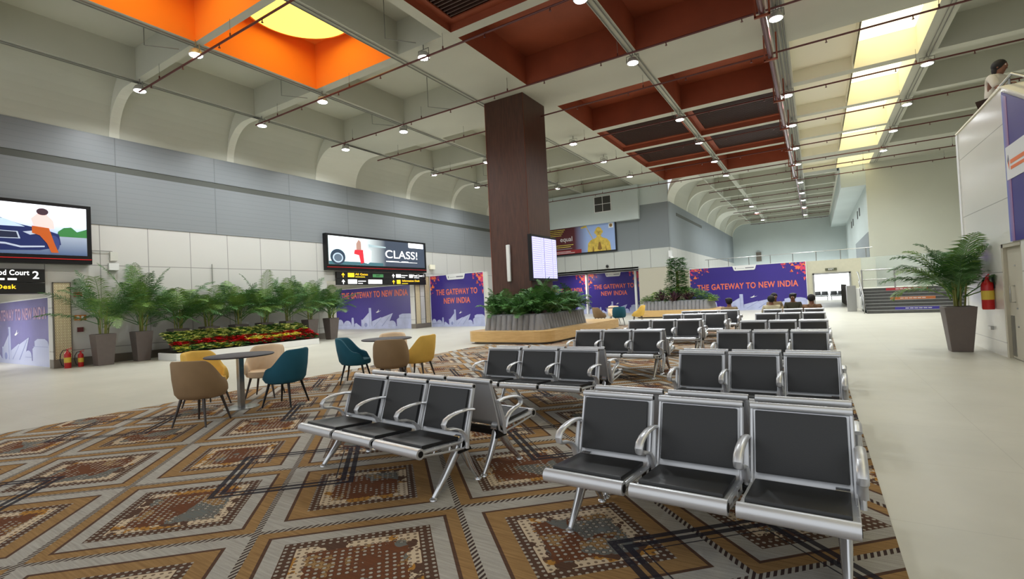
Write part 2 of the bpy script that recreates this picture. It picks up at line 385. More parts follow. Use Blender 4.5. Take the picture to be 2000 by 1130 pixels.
def skywell(mb, y0, y1):
    coffer(mb, -.31, 1.38, y0, y1, .42); coffer(mb, 1.42, 3.07, y0, y1, .9); mb.quad((1.38, y0, Z+.3), (1.38, y1, Z+.3), (1.42, y1, Z+.3), (1.42, y0, Z+.3))
filled = set()
for (cn, ri), k in kinds.items():
    x0, x1 = cols[cn]; y0, y1 = rows[ri]; filled.add((x0, y0))
    if k == 'g': coffer(ceil, x0, x1, y0, y1, .95)
    else: specials.append((k, x0, x1, y0, y1))
for a, b in zip(XB[:-1], XB[1:]):
    for c, d in zip(YB[:-1], YB[1:]):
        if (a, c) in filled: continue
        if b <= -4.3 and c >= EY-.001: continue
        ceil.quad((a, c, Z), (a, d, Z), (b, d, Z), (b, c, Z))
# --- left vault strip: curved panels between ribs
ribs = [(-1, -.9), (2.62, 2.9), (6.45, 6.72), (10.12, 10.38), (14.03, 16.29), (19.76, 20.06), (23.66, 23.95), (27.5, 27.8), (31.4, 31.5)]
def vault(mb, xw, xin, spans, zb=7.15):
    rx = xin-xw; pts = [(xin-rx*math.cos(a), zb+2.25*math.sin(a)) for a in [PI/2*k/14 for k in range(15)]]
    for y0, y1 in spans:
        for p, q in zip(pts[:-1], pts[1:]): mb.quad((p[0], y0, p[1]), (p[0], y1, p[1]), (q[0], y1, q[1]), (q[0], y0, q[1]))
def ribsolid(mb, xw, xin, y0, y1, zb=7.15):
    r = Z-zb; arc = [(xw+r-r*math.cos(a), zb+r*math.sin(a)) for a in [PI/2*k/12 for k in range(13)]]
    out = [(xin-(xin-xw)*math.cos(a), zb+2.25*math.sin(a)) for a in [PI/2*k/12 for k in range(12, -1, -1)]]
    prof = arc+[(xin+.02, Z)]+[(xin+.02, zb+2.25)]+out[1:-1]
    n = len(prof)
    # underside strip and the two sides as strips between inner and outer arcs
    inner = arc+[(xin+.02, Z)]; outer = list(reversed(out))+[(xin+.02, zb+2.25)]
    for p, q in zip(inner[:-1], inner[1:]): mb.quad((p[0], y0, p[1]), (p[0], y1, p[1]), (q[0], y1, q[1]), (q[0], y0, q[1]))
    for k in range(len(inner)-1):
        for y in (y0, y1):
            mb.quad((inner[k][0], y, inner[k][1]), (inner[k+1][0], y, inner[k+1][1]), (outer[k+1][0], y, outer[k+1][1]), (outer[k][0], y, outer[k][1]))
vault(ceil, WX, -16.95, [(-1, 31.5)])
rb = MB()
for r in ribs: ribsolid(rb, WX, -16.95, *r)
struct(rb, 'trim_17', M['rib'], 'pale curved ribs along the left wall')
# beam under the vault edge
ceil.box(-17.08, -1, Z, -16.95, EY, Z+.95)
# --- far hall ceiling
fc = dict(a=(-5.7, -4.36), b=(-4.1, -.74), s=(-.31, 1.5)); frows = [(33.2, 36.9), (37.2, 40.8), (41.1, 44.7), (45, 48.6), (51.2, 54.8), (55.1, 59.8)]
FXB = [-5.8, -5.7, -4.36, -4.1, -.74, -.31, 1.5, 1.6]; FYB = [33.2]+[v for r in frows for v in r][1:]+[60]
for a, b in zip(FXB[:-1], FXB[1:]):
    for c, d in zip(FYB[:-1], FYB[1:]):
        isrow = any(abs(c-r[0]) < .001 for r in frows); iscol = any(abs(a-v[0]) < .001 for v in fc.values())
        if isrow and iscol:
            if c < 33.3 and a > -.4: continue
            coffer(ceil, a, b, c, d, .8)
        else:
            if c < 33.3 and a > -.4: continue
            ceil.quad((a, c, Z), (a, d, Z), (b, d, Z), (b, c, Z))
vault(ceil, CX, -5.8, [(31.5, 60)])
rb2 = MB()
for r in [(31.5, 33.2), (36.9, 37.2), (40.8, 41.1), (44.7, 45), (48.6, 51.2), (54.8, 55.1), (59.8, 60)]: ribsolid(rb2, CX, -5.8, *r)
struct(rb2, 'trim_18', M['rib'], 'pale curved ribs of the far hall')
ceil.quad((-5.79, 31.5, Z), (-5.79, 33.2, Z), (-4.36, 33.2, Z), (-4.36, 31.5, Z)); ceil.quad((3.07, 33.2, Z), (3.07, 36, Z), (11.2, 36, Z), (11.2, 33.2, Z))
CE = struct(ceil, 'ceiling', M['ceil'], 'pale grey coffered ceiling with curved ribs along the left wall')
# bulkhead at right of the far hall
struct(MB().box(1.6, BIGY, 7.2, RX-.002, FY, Z+.9), 'trim_1', M['coolwall'])
# coloured coffers
sky_n = 0
for k, x0, x1, y0, y1 in specials:
    h = {'b': .95, 'l': .5, 'o': 1.45, 's': .9}[k]; mb = MB()
    if k != 's': coffer(mb, x0, x1, y0, y1, h)
    else: skywell(mb, y0, y1)
    if k == 'b': mb.build('coffer', M['brown'], CE)['label'] = 'brown painted coffer'
    if k == 'l':
        o = mb.build('louvred_coffer', M['brown'], CE); o['label'] = 'brown coffer with dark slats'
        sl = MB(); y = y0+.25
        while y < y1-.2: sl.box(x0+.22, y, Z+.22, x1-.22, y+.03, Z+.34); y += .125
        sl.box(x0+.02, y0+.02, Z+.42, x1-.02, y1-.02, Z+.44); sl.build('slats', M['slat'], o)
        fr = MB()
        for q in ((x0, y0, x1, y0+.2), (x0, y1-.2, x1, y1), (x0, y0+.2, x0+.2, y1-.2), (x1-.2, y0+.2, x1, y1-.2)): fr.box(q[0], q[1], Z+.2, q[2], q[3], Z+.24)
        fr.build('slat_frame', M['brown'], o)
    if k == 'o':
        o = mb.build('orange_coffer', M['orange'], CE); o['label'] = 'glowing orange coffer'
        MB().lathe([(1.43, Z+h-.30), (1.5, Z+h-.30), (1.5, Z+h-.01), (1.43, Z+h-.01)], (x0+x1)/2, (y0+y1)/2, 48).build('shading_rim', M['orange'], o)  # added rim, hung low to shade the coffer's top corners
        MB().lathe([(1.43, Z+h-.312), (1.43, Z+h-.302)], (x0+x1)/2, (y0+y1)/2, 48).build('round_skylight', M['skydisc'], o)['label'] = 'glowing yellow disc'
    if k == 's':
        sky_n += 1
        o = tag(mb.build('window_%d' % sky_n, M['cream']), 'cream roof light well with a bright pane on its right side', None, None, 'structure')
        MB().box(1.46, y0+.04, Z+h-.05, x1-.03, y1-.04, Z+h-.02).build('pane', M['skypane'], o)
mb = MB(); skywell(mb, 33.2, BIGY-.03); sky_n += 1
o = tag(mb.build('window_%d' % sky_n, M['cream']), 'cream roof light well above the stairs', None, None, 'structure')
MB().box(1.46, 33.25, Z+.85, 3.04, 35.9, Z+.88).build('pane', M['skypane'], o)

# --- left wall
def wallbox(name, m, *b, label=None): return struct(MB().box(*b), name, m, label)
w = MB()
T = .3; O1 = (-1.0, 4.95, 2.18); O2 = (14.4, 20.05, 2.62)
w.box(WX-T, -6, .26, WX, O1[0], 4.33); w.box(WX-T, O1[0], O1[2], WX, O1[1], 4.33); w.box(WX-T, O1[1], .26, WX, O2[0], 4.33)
w.box(WX-T, O2[0], O2[2], WX, O2[1], 4.33); w.box(WX-T, O2[1], .26, WX, EY+2.2, 4.33)
struct(w, 'wall_left', M['wpanel'], 'white panelled left wall')
g_ = MB().box(WX-T, -6, 4.33, WX+.02, EY, 6.05); g_.box(WX-T, -6, 6.26, WX+.02, EY, 7.17)
struct(g_, 'trim_2', M['gpanel'], 'grey cladding of the left wall')
struct(MB().box(WX-T, -6, 6.05, WX+.0, EY, 6.26), 'trim_3', M['band'], 'dark grey band along the left wall')
sk = MB()
for a, b in ((O1[1], O2[0]), (O2[1], 21.3)): sk.box(WX-T, a, 0, WX+.03, b, .26)
sk.box(WX-T, 21.3, 0, WX+.02, EY, .26)
struct(sk, 'baseboard_left', M['taupe'])
# recess behind opening 2
rc = MB(); rc.box(-27, 5.15, 0, WX-T, 5.3, 3); rc.box(-27.1, -3, 0, -27, 5.3, 3); rc.box(-27, -3, 2.4, WX-T, 5.2, 2.5); rc.box(-27, O2[0]-.1, 0, WX-T, O2[0], 3); rc.box(-27, 20.4, 0, WX-T, 20.6, 3); rc.box(-27.1, 14.3, 0, -27, 20.6, 3); rc.box(-27, 14.3, 2.7, WX-T, 20.6, 2.8)
struct(rc, 'wall_recess', M['white'])
for i, (x, y, z, p_) in enumerate(((-22.5, 2.8, 2.35, 150), (-23.6, 15.6, 2.64, 230), (-14.5, 32.3, 2.95, 45), (0, 45, 2.58, 60))):  # added unseen fill panels that brighten the recesses and the doorway room
    t = thing('recess_fill', 'added unseen fill light panel inside recess, %s' % ('left edge opening', 'wide opening under the signs', 'end wall recess', 'room behind the doorway')[i], 'fill light', (x, y, z))
    MB().box(-.6, -.3, 0, .6, .3, .02).build('fill_panel', mat('fill_glow', (250, 250, 245), .5, emit=3), t)
    L = bpy.data.lights.new('fill_area', 'AREA'); L.shape = 'RECTANGLE'; L.size = 1.2; L.size_y = .6; L.energy = p_; lo = bpy.data.objects.new('fill_area', L); C.objects.link(lo); lo.parent = t; lo.location = (0, 0, -.01)
# jali strips
def jali(y0, y1, z0, z1, label):
    t = thing('lattice_panel', label, 'decorative panel', (WX, y0, 0), PI/2)
    MB().box(0, -.03, z0, y1-y0, 0, z1).build('printed_panel', M['jali'], t)
    f = MB(); L = y1-y0
    for q in ((0, z0, .02, z1), (L-.02, z0, L, z1), (0, z1-.02, L, z1)): f.box(q[0], -.045, q[1], q[2], 0, q[3])
    f.build('frame', M['taupe'], t); return t
jali(4.97, 5.38, .26, 2.52, 'gold and cream lattice strip beside the left-hand lavender glass banner')
jali(20.1, 20.5, .26, 2.5, 'gold lattice strip on the pier, left of the freestanding banner')
jali(20.9, 21.3, .26, 2.9, 'gold lattice strip on the pier, touching the freestanding banner')

# --- end wall
e = MB(); e.box(WX, EY, 2.97, CX, EY+.3, 4.2)
struct(e, 'wall_end', M['wpanelx'], 'white panelled band of the end wall over the banners')
struct(MB().box(WX, EY, 4.2, CX, EY+.3, 7.1), 'trim_4', M['gpanelx'], 'grey upper end wall')
struct(MB().box(WX, EY, 7.1, CX, EY+.3, 9.6), 'trim_5', M['coolwall'])
struct(MB().box(WX+.03, EY-.32, 6.2, -9.5, EY-.02, 8.44), 'trim_6', M['coolwall'], 'pale bulkhead box with a square vent on the end wall')
struct(MB().box(-9.8, EY+.02, 0, CX, EY+.3, 2.97), 'wall_end_lower', M['door'])
r2 = MB(); r2.box(WX, 33.9, 0, -9.8, 34.0, 3.1); r2.box(WX, EY, 3.0, -9.8, 34, 3.1); r2.box(-9.9, EY+.3, 0, -9.8, 34, 3); r2.box(WX-.1, EY, 0, WX, 34, 3)
struct(r2, 'wall_recess_end', M['white'])
struct(MB().box(WX+.05, EY-.04, 2.9, -9.8, EY+.34, 2.97), 'trim_7', M['black'], 'dark line above the end wall banners')
# --- far hall
fw = MB().box(CX-.3, EY+.3, 0, CX, FY, 2.97)
struct(fw, 'wall_far_left', M['white'])
struct(MB().box(CX-.3, EY+.3, 2.97, CX, FY, 4.2), 'trim_8', M['wpanel'])
struct(MB().box(CX-.3, EY+.3, 4.2, CX, FY, 7.17), 'trim_9', M['greywall'])
struct(MB().box(CX-.05, 33.6, 6.42, CX+.02, 42.2, 6.62), 'trim_10', M['band'], 'long dark air slot high on the far hall wall')
struct(MB().box(CX-.3, FY, 0, 12, FY+.3, 10), 'wall_far', M['coolwall'], 'pale back wall of the far hall')
struct(MB().box(RX, BIGY+.3, 0, RX+.3, FY, Z), 'wall_far_right', M['coolwall'])
struct(MB().box(RX, BIGY, 0, 11.2, BIGY+.3, 9.6), 'wall_stairs', mat('warm_wall', (204, 205, 190), .6, noise=.03, nscale=.5), 'big plain wall behind the stairs')
struct(MB().box(11.2, -6, 0, 11.5, BIGY, 9.6), 'wall_right', M['white'])
for i, (y, s_) in enumerate(((41.5, .5), (43.3, .5), (48.2, .5), (50.2, .5))):
    tag(MB().box(RX-.03, y, 6.0-.0*i, RX+.0, y+s_, 6.55).build('wall_vent', M['grille']), 'small square vent high on the far hall right wall, %s from the stairs' % ('nearest', 'second', 'third', 'fourth')[i], 'vent', 'square vents of the far hall')
struct(MB().box(RX-.02, BIGY+.3, 2.7, RX-.001, 47, 4.4), 'trim_11', M['greywall'])
# partition with the doorway
p = MB(); p.box(CX, 33.3, 0, -.1, 33.5, 2.75); p.box(-.1, 33.3, 1.96, 1.66, 33.5, 2.75); p.box(1.66, 33.3, 0, RX, 33.5, 2.75)
struct(p, 'wall_partition', mat('partition_cream', (190, 186, 164), .55, noise=.03), 'low cream partition with a doorway')
struct(MB().box(CX, 33.5, 2.6, RX, 47, 2.74), 'trim_12', M['white'], 'deck behind the partition')
dm = MB()
for q in ((-.14, 33.24, 0, -.05, 33.54, 2.02), (1.61, 33.24, 0, 1.7, 33.54, 2.02), (-.14, 33.24, 1.94, 1.7, 33.54, 2.02)): dm.box(*q)
struct(dm, 'door_2', M['bead'], 'steel door frame of the bright doorway')
struct(MB().box(CX, 58.6, 0, RX+.0, 58.7, 2.9), 'window_20', M['glow'], 'bright daylit glass front seen through the doorway')

# ================================================================ COLUMN AND PLANTER
t = thing('column', 'tall square dark walnut clad column rising from the fern planter', 'column', (-8.98, 15.2, 0))
MB().box(-.79, -.79, 0, .79, .79, Z-.005).build('cladding', M['wood'], t)
jo = MB()
for s1 in (-1, 1): jo.box(s1*.795-.006, -.8, 0, s1*.795+.006, -.788, Z-.01)
jo.box(.788, -.8, 0, .8, -.788, Z-.01); jo.build('edge_trim', M['rustb'], t)
t = thing('light_tube', 'slim white vertical tube fixed to the front of the wooden column', 'light tube', (-9.03, 14.40, 2.0))
MB().box(-.07, -.08, 0, .07, 0, 1.28).build('tube_body', M['wht'], t, bevel=.02)
# flight display on +X face
t = thing('display_screen', 'tall flight information display with pale lavender rows on the right face of the wooden column', 'screen', (-8.17, 14.25, 2.0), PI/2)
MB().box(0, -.14, -.03, 1.87, 0, 1.55).build('casing', M['blackmetal'], t)
sc = mat('display_lavender', (196, 194, 246), .3, emit=.95)
for a, b in ((.05, .68), (.7, .88), (.92, 1.5), (1.53, 1.83)):
    q = MB().box(a, -.147, .06, b, -.141, 1.47).build('screen_panel', sc, t)
    rw = MB(); z = .12
    while z < 1.4: rw.box(a+.03, -.150, z, b-.03, -.148, z+.018); z += .075
    rw.build('text_rows', mat('display_text', (150, 146, 214), .3, emit=.8), q)
# planter seat 1
def seat_planter(name, label, x0, x1, y0, y1, ch, inset, cat='planter seat', by=None):
    t = thing(name, label, cat, ((x0+x1)/2, (y0+y1)/2, 0)); hx, hy = (x1-x0)/2, (y1-y0)/2
    def octo(d, z0, z1, c=None):
        c = ch if c is None else c; a, b = hx-d, hy-d
        pl = []
        for sx, sy in ((-1, -1), (1, -1), (1, 1), (-1, 1)):
            for k in range(5):
                an = {(-1, -1): PI, (1, -1): 1.5*PI, (1, 1): 0, (-1, 1): .5*PI}[sx, sy]+PI/2*k/4
                pl.append((sx*(a-c)+c*math.cos(an), sy*(b-c)+c*math.sin(an)))
        return MB().prism(pl, 'z', z0, z1)
    octo(.1, 0, .07).build('plinth', M['taupe'], t)
    octo(0, .07, .40).build('bench', M['oak'], t)
    # tufted backrest ring: channels
    bk = MB(); a, b = hx-inset, hy-inset; sy = 0
    if by: b = (by[1]-by[0])/2; sy = (by[0]+by[1])/2-(y0+y1)/2
    def chan(px, py, nx, ny, wd):
        tx, ty = -ny, nx
        for k in range(1):
            pr = [(-wd/2, 0), (-wd*.46, .035), (-wd*.25, .068), (0, .078), (wd*.25, .068), (wd*.46, .035), (wd/2, 0)]
            lo = [(px+tx*u+nx*(v+.0), py+ty*u+ny*(v+.0)) for u, v in pr]; hi = [(px+tx*u+nx*(v-.1), py+ty*u+ny*(v-.1)) for u, v in pr]
            i = len(bk.v); bk.v += [(q[0], q[1], .40) for q in lo]+[(q[0], q[1], .86) for q in hi]+[((px-nx*.1+tx*u*.98), (py-ny*.1+ty*u*.98), .89) for u, v in pr]
            n = 7
            for j in range(n-1): bk.f += [(i+j, i+j+1, i+n+j+1, i+n+j), (i+n+j, i+n+j+1, i+2*n+j+1, i+2*n+j)]
    for ax, L in (((0, -1), 2*a), ((0, 1), 2*a), ((1, 0), 2*b), ((-1, 0), 2*b)):
        n = max(3, int(L/.19)); wd = L/n
        for k in range(n):
            u = -L/2+wd*(k+.5)
            if ax[0] == 0: chan(-u*ax[1]*-1 if False else u, ax[1]*b, 0, ax[1], wd)
            else: chan(ax[0]*a, u, ax[0], 0, wd)
    bk.build('tufted_backrest', M['tuft'], t, smooth=True).location.y = sy
    w_ = MB()
    for q in ((-a+.02, -b+.1, a-.02, -b+.16), (-a+.02, b-.16, a-.02, b-.1), (-a+.1, -b+.1, -a+.16, b-.1), (a-.16, -b+.1, a-.1, b-.1)): w_.box(q[0], q[1], .38, q[2], q[3], .9)
    w_.build('backrest_rim', M['tuft'], t).location.y = sy
    MB().box(-a+.15, -b+.15, .36, a-.15, b-.15, .78).build('soil', M['soil'], t).location.y = sy
    return t
seat_planter('planter_seat', 'long oak bench with grey channel-tufted backrest around the wooden column, filled with ferns', -9.75, -6.7, 12.6, 19.0, .45, .5, by=(13.1, 16.5))
seat_planter('planter_seat', 'far oak bench with grey tufted backrest under the tall leafy shrub', -8.5, -4.3, 26.0, 29.2, .45, .45)

# ================================================================ PLANTS
def frond(mb, base, az, el, L, droop, nl, ll, lw, twist=.0, start=.22):
    """one feather leaf: curved rachis with leaflets on both sides"""
    p = Vector(base); d = Vector((math.cos(az)*math.cos(el), math.sin(az)*math.cos(el), math.sin(el))); pts = [p.copy()]; ds = [d.copy()]
    n = 12
    for k in range(n):
        d = (d+Vector((0, 0, -droop*(k/n)**1.2))).normalized(); p = p+d*(L/n); pts.append(p.copy()); ds.append(d.copy())
    mb.tube(pts[:], [.012*(1-.8*k/n) for k in range(n+1)], 4, cap=False)
    for j in range(nl):
        s = start+(1-start)*(j+.5)/nl; f = s*n; k = min(int(f), n-1); a = f-k; q = pts[k].lerp(pts[k+1], a); dd = ds[k].lerp(ds[k+1], a).normalized()
        side = dd.cross(Vector((0, 0, 1)))
        if side.length < .01: side = Vector((1, 0, 0))
        side.normalize(); up = side.cross(dd).normalized()
        len_ = ll*(math.sin(PI*min(1, .18+s*.82))**.6)*random.uniform(.85, 1.1)
        for sg in (-1, 1):
            v = (side*sg*.78+dd*.62+up*.12*random.uniform(-1, 2)).normalized(); e1 = q+v*len_*.55; v2 = (v+Vector((0, 0, -.55))).normalized(); e2 = e1+v2*len_*.45
            wv = dd*lw*.5
            mb.quad(q-wv*.6, q+wv*.6, e1+wv, e1-wv); mb.f.append((len(mb.v), len(mb.v)+1, len(mb.v)+2)); mb.v += [tuple(e1-wv), tuple(e1+wv), tuple(e2)]
def clampx(mb, lo, hi):
    mb.v = [((lo+(x-lo)*.04 if x < lo else hi+(x-hi)*.04 if x > hi else x), y, z) for x, y, z in mb.v]
def palm_parts(parent, z0, nf, L, seed, ll=.34, lw=.03, spread=1.0, nst=8, leafm='leaf', leafm2='leafy', lo=-9, hi=9):
    random.seed(seed); st = MB(); f1 = MB(); f2 = MB()
    for k in range(nst):
        a = random.uniform(0, 6.28); r = random.uniform(.02, .13); h = random.uniform(.25, .5)*L
        st.tube([(r*math.cos(a), r*math.sin(a), z0), (r*1.5*math.cos(a), r*1.5*math.sin(a), z0+h)], [.018, .011], 6)
    for k in range(nf):
        az = 2*PI*k/nf*2.6+random.uniform(-.3, .3); el = random.uniform(.75, 1.4) if k % 3 else random.uniform(.35, .8)
        r = random.uniform(.02, .1); b = (r*math.cos(az), r*math.sin(az), z0+random.uniform(.05, .38)*L*.8)
        frond(f1 if k % 4 else f2, b, az, el, L*random.uniform(.75, 1.1), random.uniform(.12, .3)*spread, 34, ll, lw)
    for q in (st, f1, f2): clampx(q, lo, hi)
    st.build('stems', M['stem'], parent); f1.build('fronds', M[leafm], parent); f2.build('young_fronds', M[leafm2], parent)
def pot_palm(label, loc, seed, w0, w1, h, nf=17, L=1.15, ll=.36, spread=1, lo=-.64, hi=9):
    t = thing('potted_palm', label, 'potted palm', loc)
    q = MB().frustum(0, 0, 0, h, w0, w1); q.build('pot', M['pot'], t, bevel=.012)
    MB().box(-w1+.03, -w1+.03, h-.02, w1-.03, w1-.03, h+.004).build('soil', M['soil'], t)
    palm_parts(t, h, nf, L, seed, ll, lw=.022, spread=spread, lo=lo, hi=hi); return t
ords = ['first', 'second', 'third', 'fourth', 'fifth', 'sixth', 'seventh', 'eighth', 'ninth', 'tenth', 'eleventh', 'twelfth']
PG = 'potted palms along the left wall'
PL = [('nearest the fire extinguishers', 5.9, .19, .255, 1.75), ('second from the fire extinguishers', 6.88, .17, .24, 1.8)]+[('%s from the fire extinguishers, behind the flower bed' % ords[i+2], y,   .17, .25, 1.6) for i, y in enumerate((7.93, 8.92, 9.95, 10.95, 11.95, 12.95))]+[('ninth and last, beside the purple banner in the opening', 14.0, .17, .25, 1.4)]
for i, (lb, y, wa, wb, L_) in enumerate(PL): pot_palm('potted palm by the left wall, '+lb, (-18.2, y, 0), 3+i*5, wa, wb, .93, 22, L_, .42)['group'] = PG
rp = pot_palm('large potted palm standing alone by the glossy right-hand wall', (2.27, 12.35, 0), 21, .155, .235, .85, 26, 1.25, .4, 1.2, lo=-9, hi=.40)
# flower bed
fb = thing('flower_bed', 'long low white planting trough of red, yellow and green plants in front of the palms', 'flower bed', (-17.1, 9.62, 0))
MB().box(-.6, -2.5, 0, .6, 2.5, .22).build('trough', M['wht'], fb, bevel=.01)
MB().box(-.56, -2.46, .2, .56, 2.46, .235).build('soil', M['soil'], fb)
def rosette(mb, c, r, n, tilt=.4, wd=.35):
    a0 = random.uniform(0, 6.28)
    for k in range(n):
        a = a0+2*PI*k/n+random.uniform(-.2, .2); d = Vector((math.cos(a), math.sin(a), 0)); s = Vector((-d.y, d.x, 0)); c = Vector(c); z = Vector((0, 0, 1))
        tl = tilt+random.uniform(-.25, .3); m1 = c+d*r*.5+z*r*.5*tl+s*r*wd; m2 = c+d*r*.5+z*r*.5*tl-s*r*wd; tip = c+d*r+z*r*(tl-.25)
        mb.quad(c, m1, tip, m2)
def bed_zone(y0, y1, f):      # f(u along, v across)-> kind
    pass
random.seed(5)
zones = {k: MB() for k in ('green', 'pale', 'red', 'yel')}
N = 3800
for i in range(N):
    u = random.uniform(-2.45, 2.45); v = random.uniform(-.56, .56)      # v + is toward the hall
    hgt = .31+(.56-v)*.45
    w1 = .06*math.sin(u*2.1)
    if v < .06+w1: kind = random.choice(['green', 'pale', 'green', 'pale'])
    elif u > -.2 and .2+w1 < v < .40 and u < 1.9: kind = random.choice(['yel', 'yel', 'pale'])
    elif v < .40+.1*math.sin(u*.9+1): kind = random.choice(['red', 'red', 'red', 'red', 'green'])
    elif u < -.4: kind = random.choice(['yel', 'green', 'pale', 'green'])
    else: kind = random.choice(['red', 'green', 'green'])
    rosette(zones[kind], (v, u, hgt+random.uniform(-.06, .05)), random.uniform(.07, .12), 6)
for k, nm, mm, lb in (('green', 'green_foliage', 'darkleaf', 'dark green foliage'), ('pale', 'variegated_foliage', 'varieg', 'pale yellow leaves'), ('red', 'red_poinsettias', 'red', 'red bracts'), ('yel', 'yellow_foliage', 'yel', 'yellow bracts')):
    o = zones[k].build(nm, M[mm], fb); o['label'] = lb; o['kind'] = 'stuff'
# ferns in planter seat
random.seed(11)
def fernplant(label, loc, seed, L=.8, nf=16):
    t = thing('fern_plant', label, 'plant', loc, 0, 'ferns in the tufted planter'); random.seed(seed); f1 = MB(); f2 = MB()
    for k in range(nf):
        az = 2*PI*k/nf*2.6+random.uniform(-.3, .3); el = random.uniform(.5, 1.4)
        frond(f1 if k % 3 else f2, (0, 0, random.uniform(0, .3)), az, el, L*random.uniform(.7, 1.1), random.uniform(.2, .45), 20, .27, .03, start=.15)
    f1.build('fronds', M['fern'], t); f2.build('young_fronds', M['leaf'], t); return t
fpos = [(-9.1, 13.45), (-8.55, 13.45), (-8.0, 13.4), (-7.5, 13.5), (-7.35, 14.05), (-7.4, 14.7), (-7.4, 15.4), (-7.45, 16.0), (-8.2, 13.8), (-7.7, 13.8), (-9.15, 13.9)]
fa = fernplant('dense green fern in the tufted planter at the foot of the wooden column', (*fpos[0], .72), 31); fbb = fernplant('dense green fern in the tufted planter at the foot of the wooden column', (*fpos[1], .72), 37, .85)
for i, q in enumerate(fpos[2:]): dup((fa, fbb)[i % 2], 'dense green fern in the tufted planter at the foot of the wooden column', (*q, .7), i*1.1, (1.15, 1.15, random.uniform(1.0, 1.4)))
# far shrub
def leafcloud(mb, n, fn, r=(.05, .1)):
    for i in range(n): rosette(mb, fn(), random.uniform(*r), 4, .3, .3)
sh = thing('tall_shrub', 'tall columnar green shrub on the far planter seat', 'shrub', (-6.4, 27.4, .78)); random.seed(3)
MB().tube([(0, 0, 0), (0, 0, 1.7)], [.09, .06], 8).build('stem', M['stem'], sh)
mb = MB()
def fcol():
    a = random.uniform(0, 6.28); z = random.uniform(.4, 2.4); r = .58*math.sqrt(random.uniform(.2, 1))*(1-.3*((z-1.2)/1.3)**2)*(1+.16*math.sin(a*3+z*4)); return (r*math.cos(a), r*math.sin(a), z)
leafcloud(mb, 1400, fcol, (.07, .13)); mb.build('foliage', M['darkleaf'], sh)
for i, (dx, dy) in enumerate(((-.7, -.7), (0, -.85), (.7, -.7))):
    u = thing('cordyline_plant', 'spiky purple plant at the foot of the tall shrub', 'plant', (-6.4+dx, 27.4+dy, .78), 0, 'purple plants below the tall shrub'); mb = MB()
    for k in range(46):
        a = random.uniform(0, 6.28); el = random.uniform(.5, 1.4); L = random.uniform(.4, .75); b = Vector((0, 0, random.uniform(0, .15))); d = Vector((math.cos(a)*math.cos(el), math.sin(a)*math.cos(el), math.sin(el))); s = d.cross(Vector((0, 0, 1))).normalized()*.04
        mb.quad(b-s*.5, b+s*.5, b+d*L*.6+s, b+d*L+Vector((0, 0, -.06)), b+d*L*.6-s)
    mb.build('leaves', M['purpleleaf'], u)
hg = thing('low_hedge', 'low green and lime hedge filling the far planter seat', 'hedge', (-6.4, 27.6, .75)); m1 = MB(); m2 = MB()
def fh():
    x = random.uniform(-1.9, 1.9); y = random.uniform(-1.15, 1.15); return (x, y, random.uniform(.05, .85)*(1-.75*abs(x/1.9)**2))
leafcloud(m1, 1500, fh, (.07, .12)); leafcloud(m2, 900, fh, (.06, .1)); m1.build('dark_foliage', M['darkleaf'], hg); m2.build('lime_foliage', M['lime'], hg)
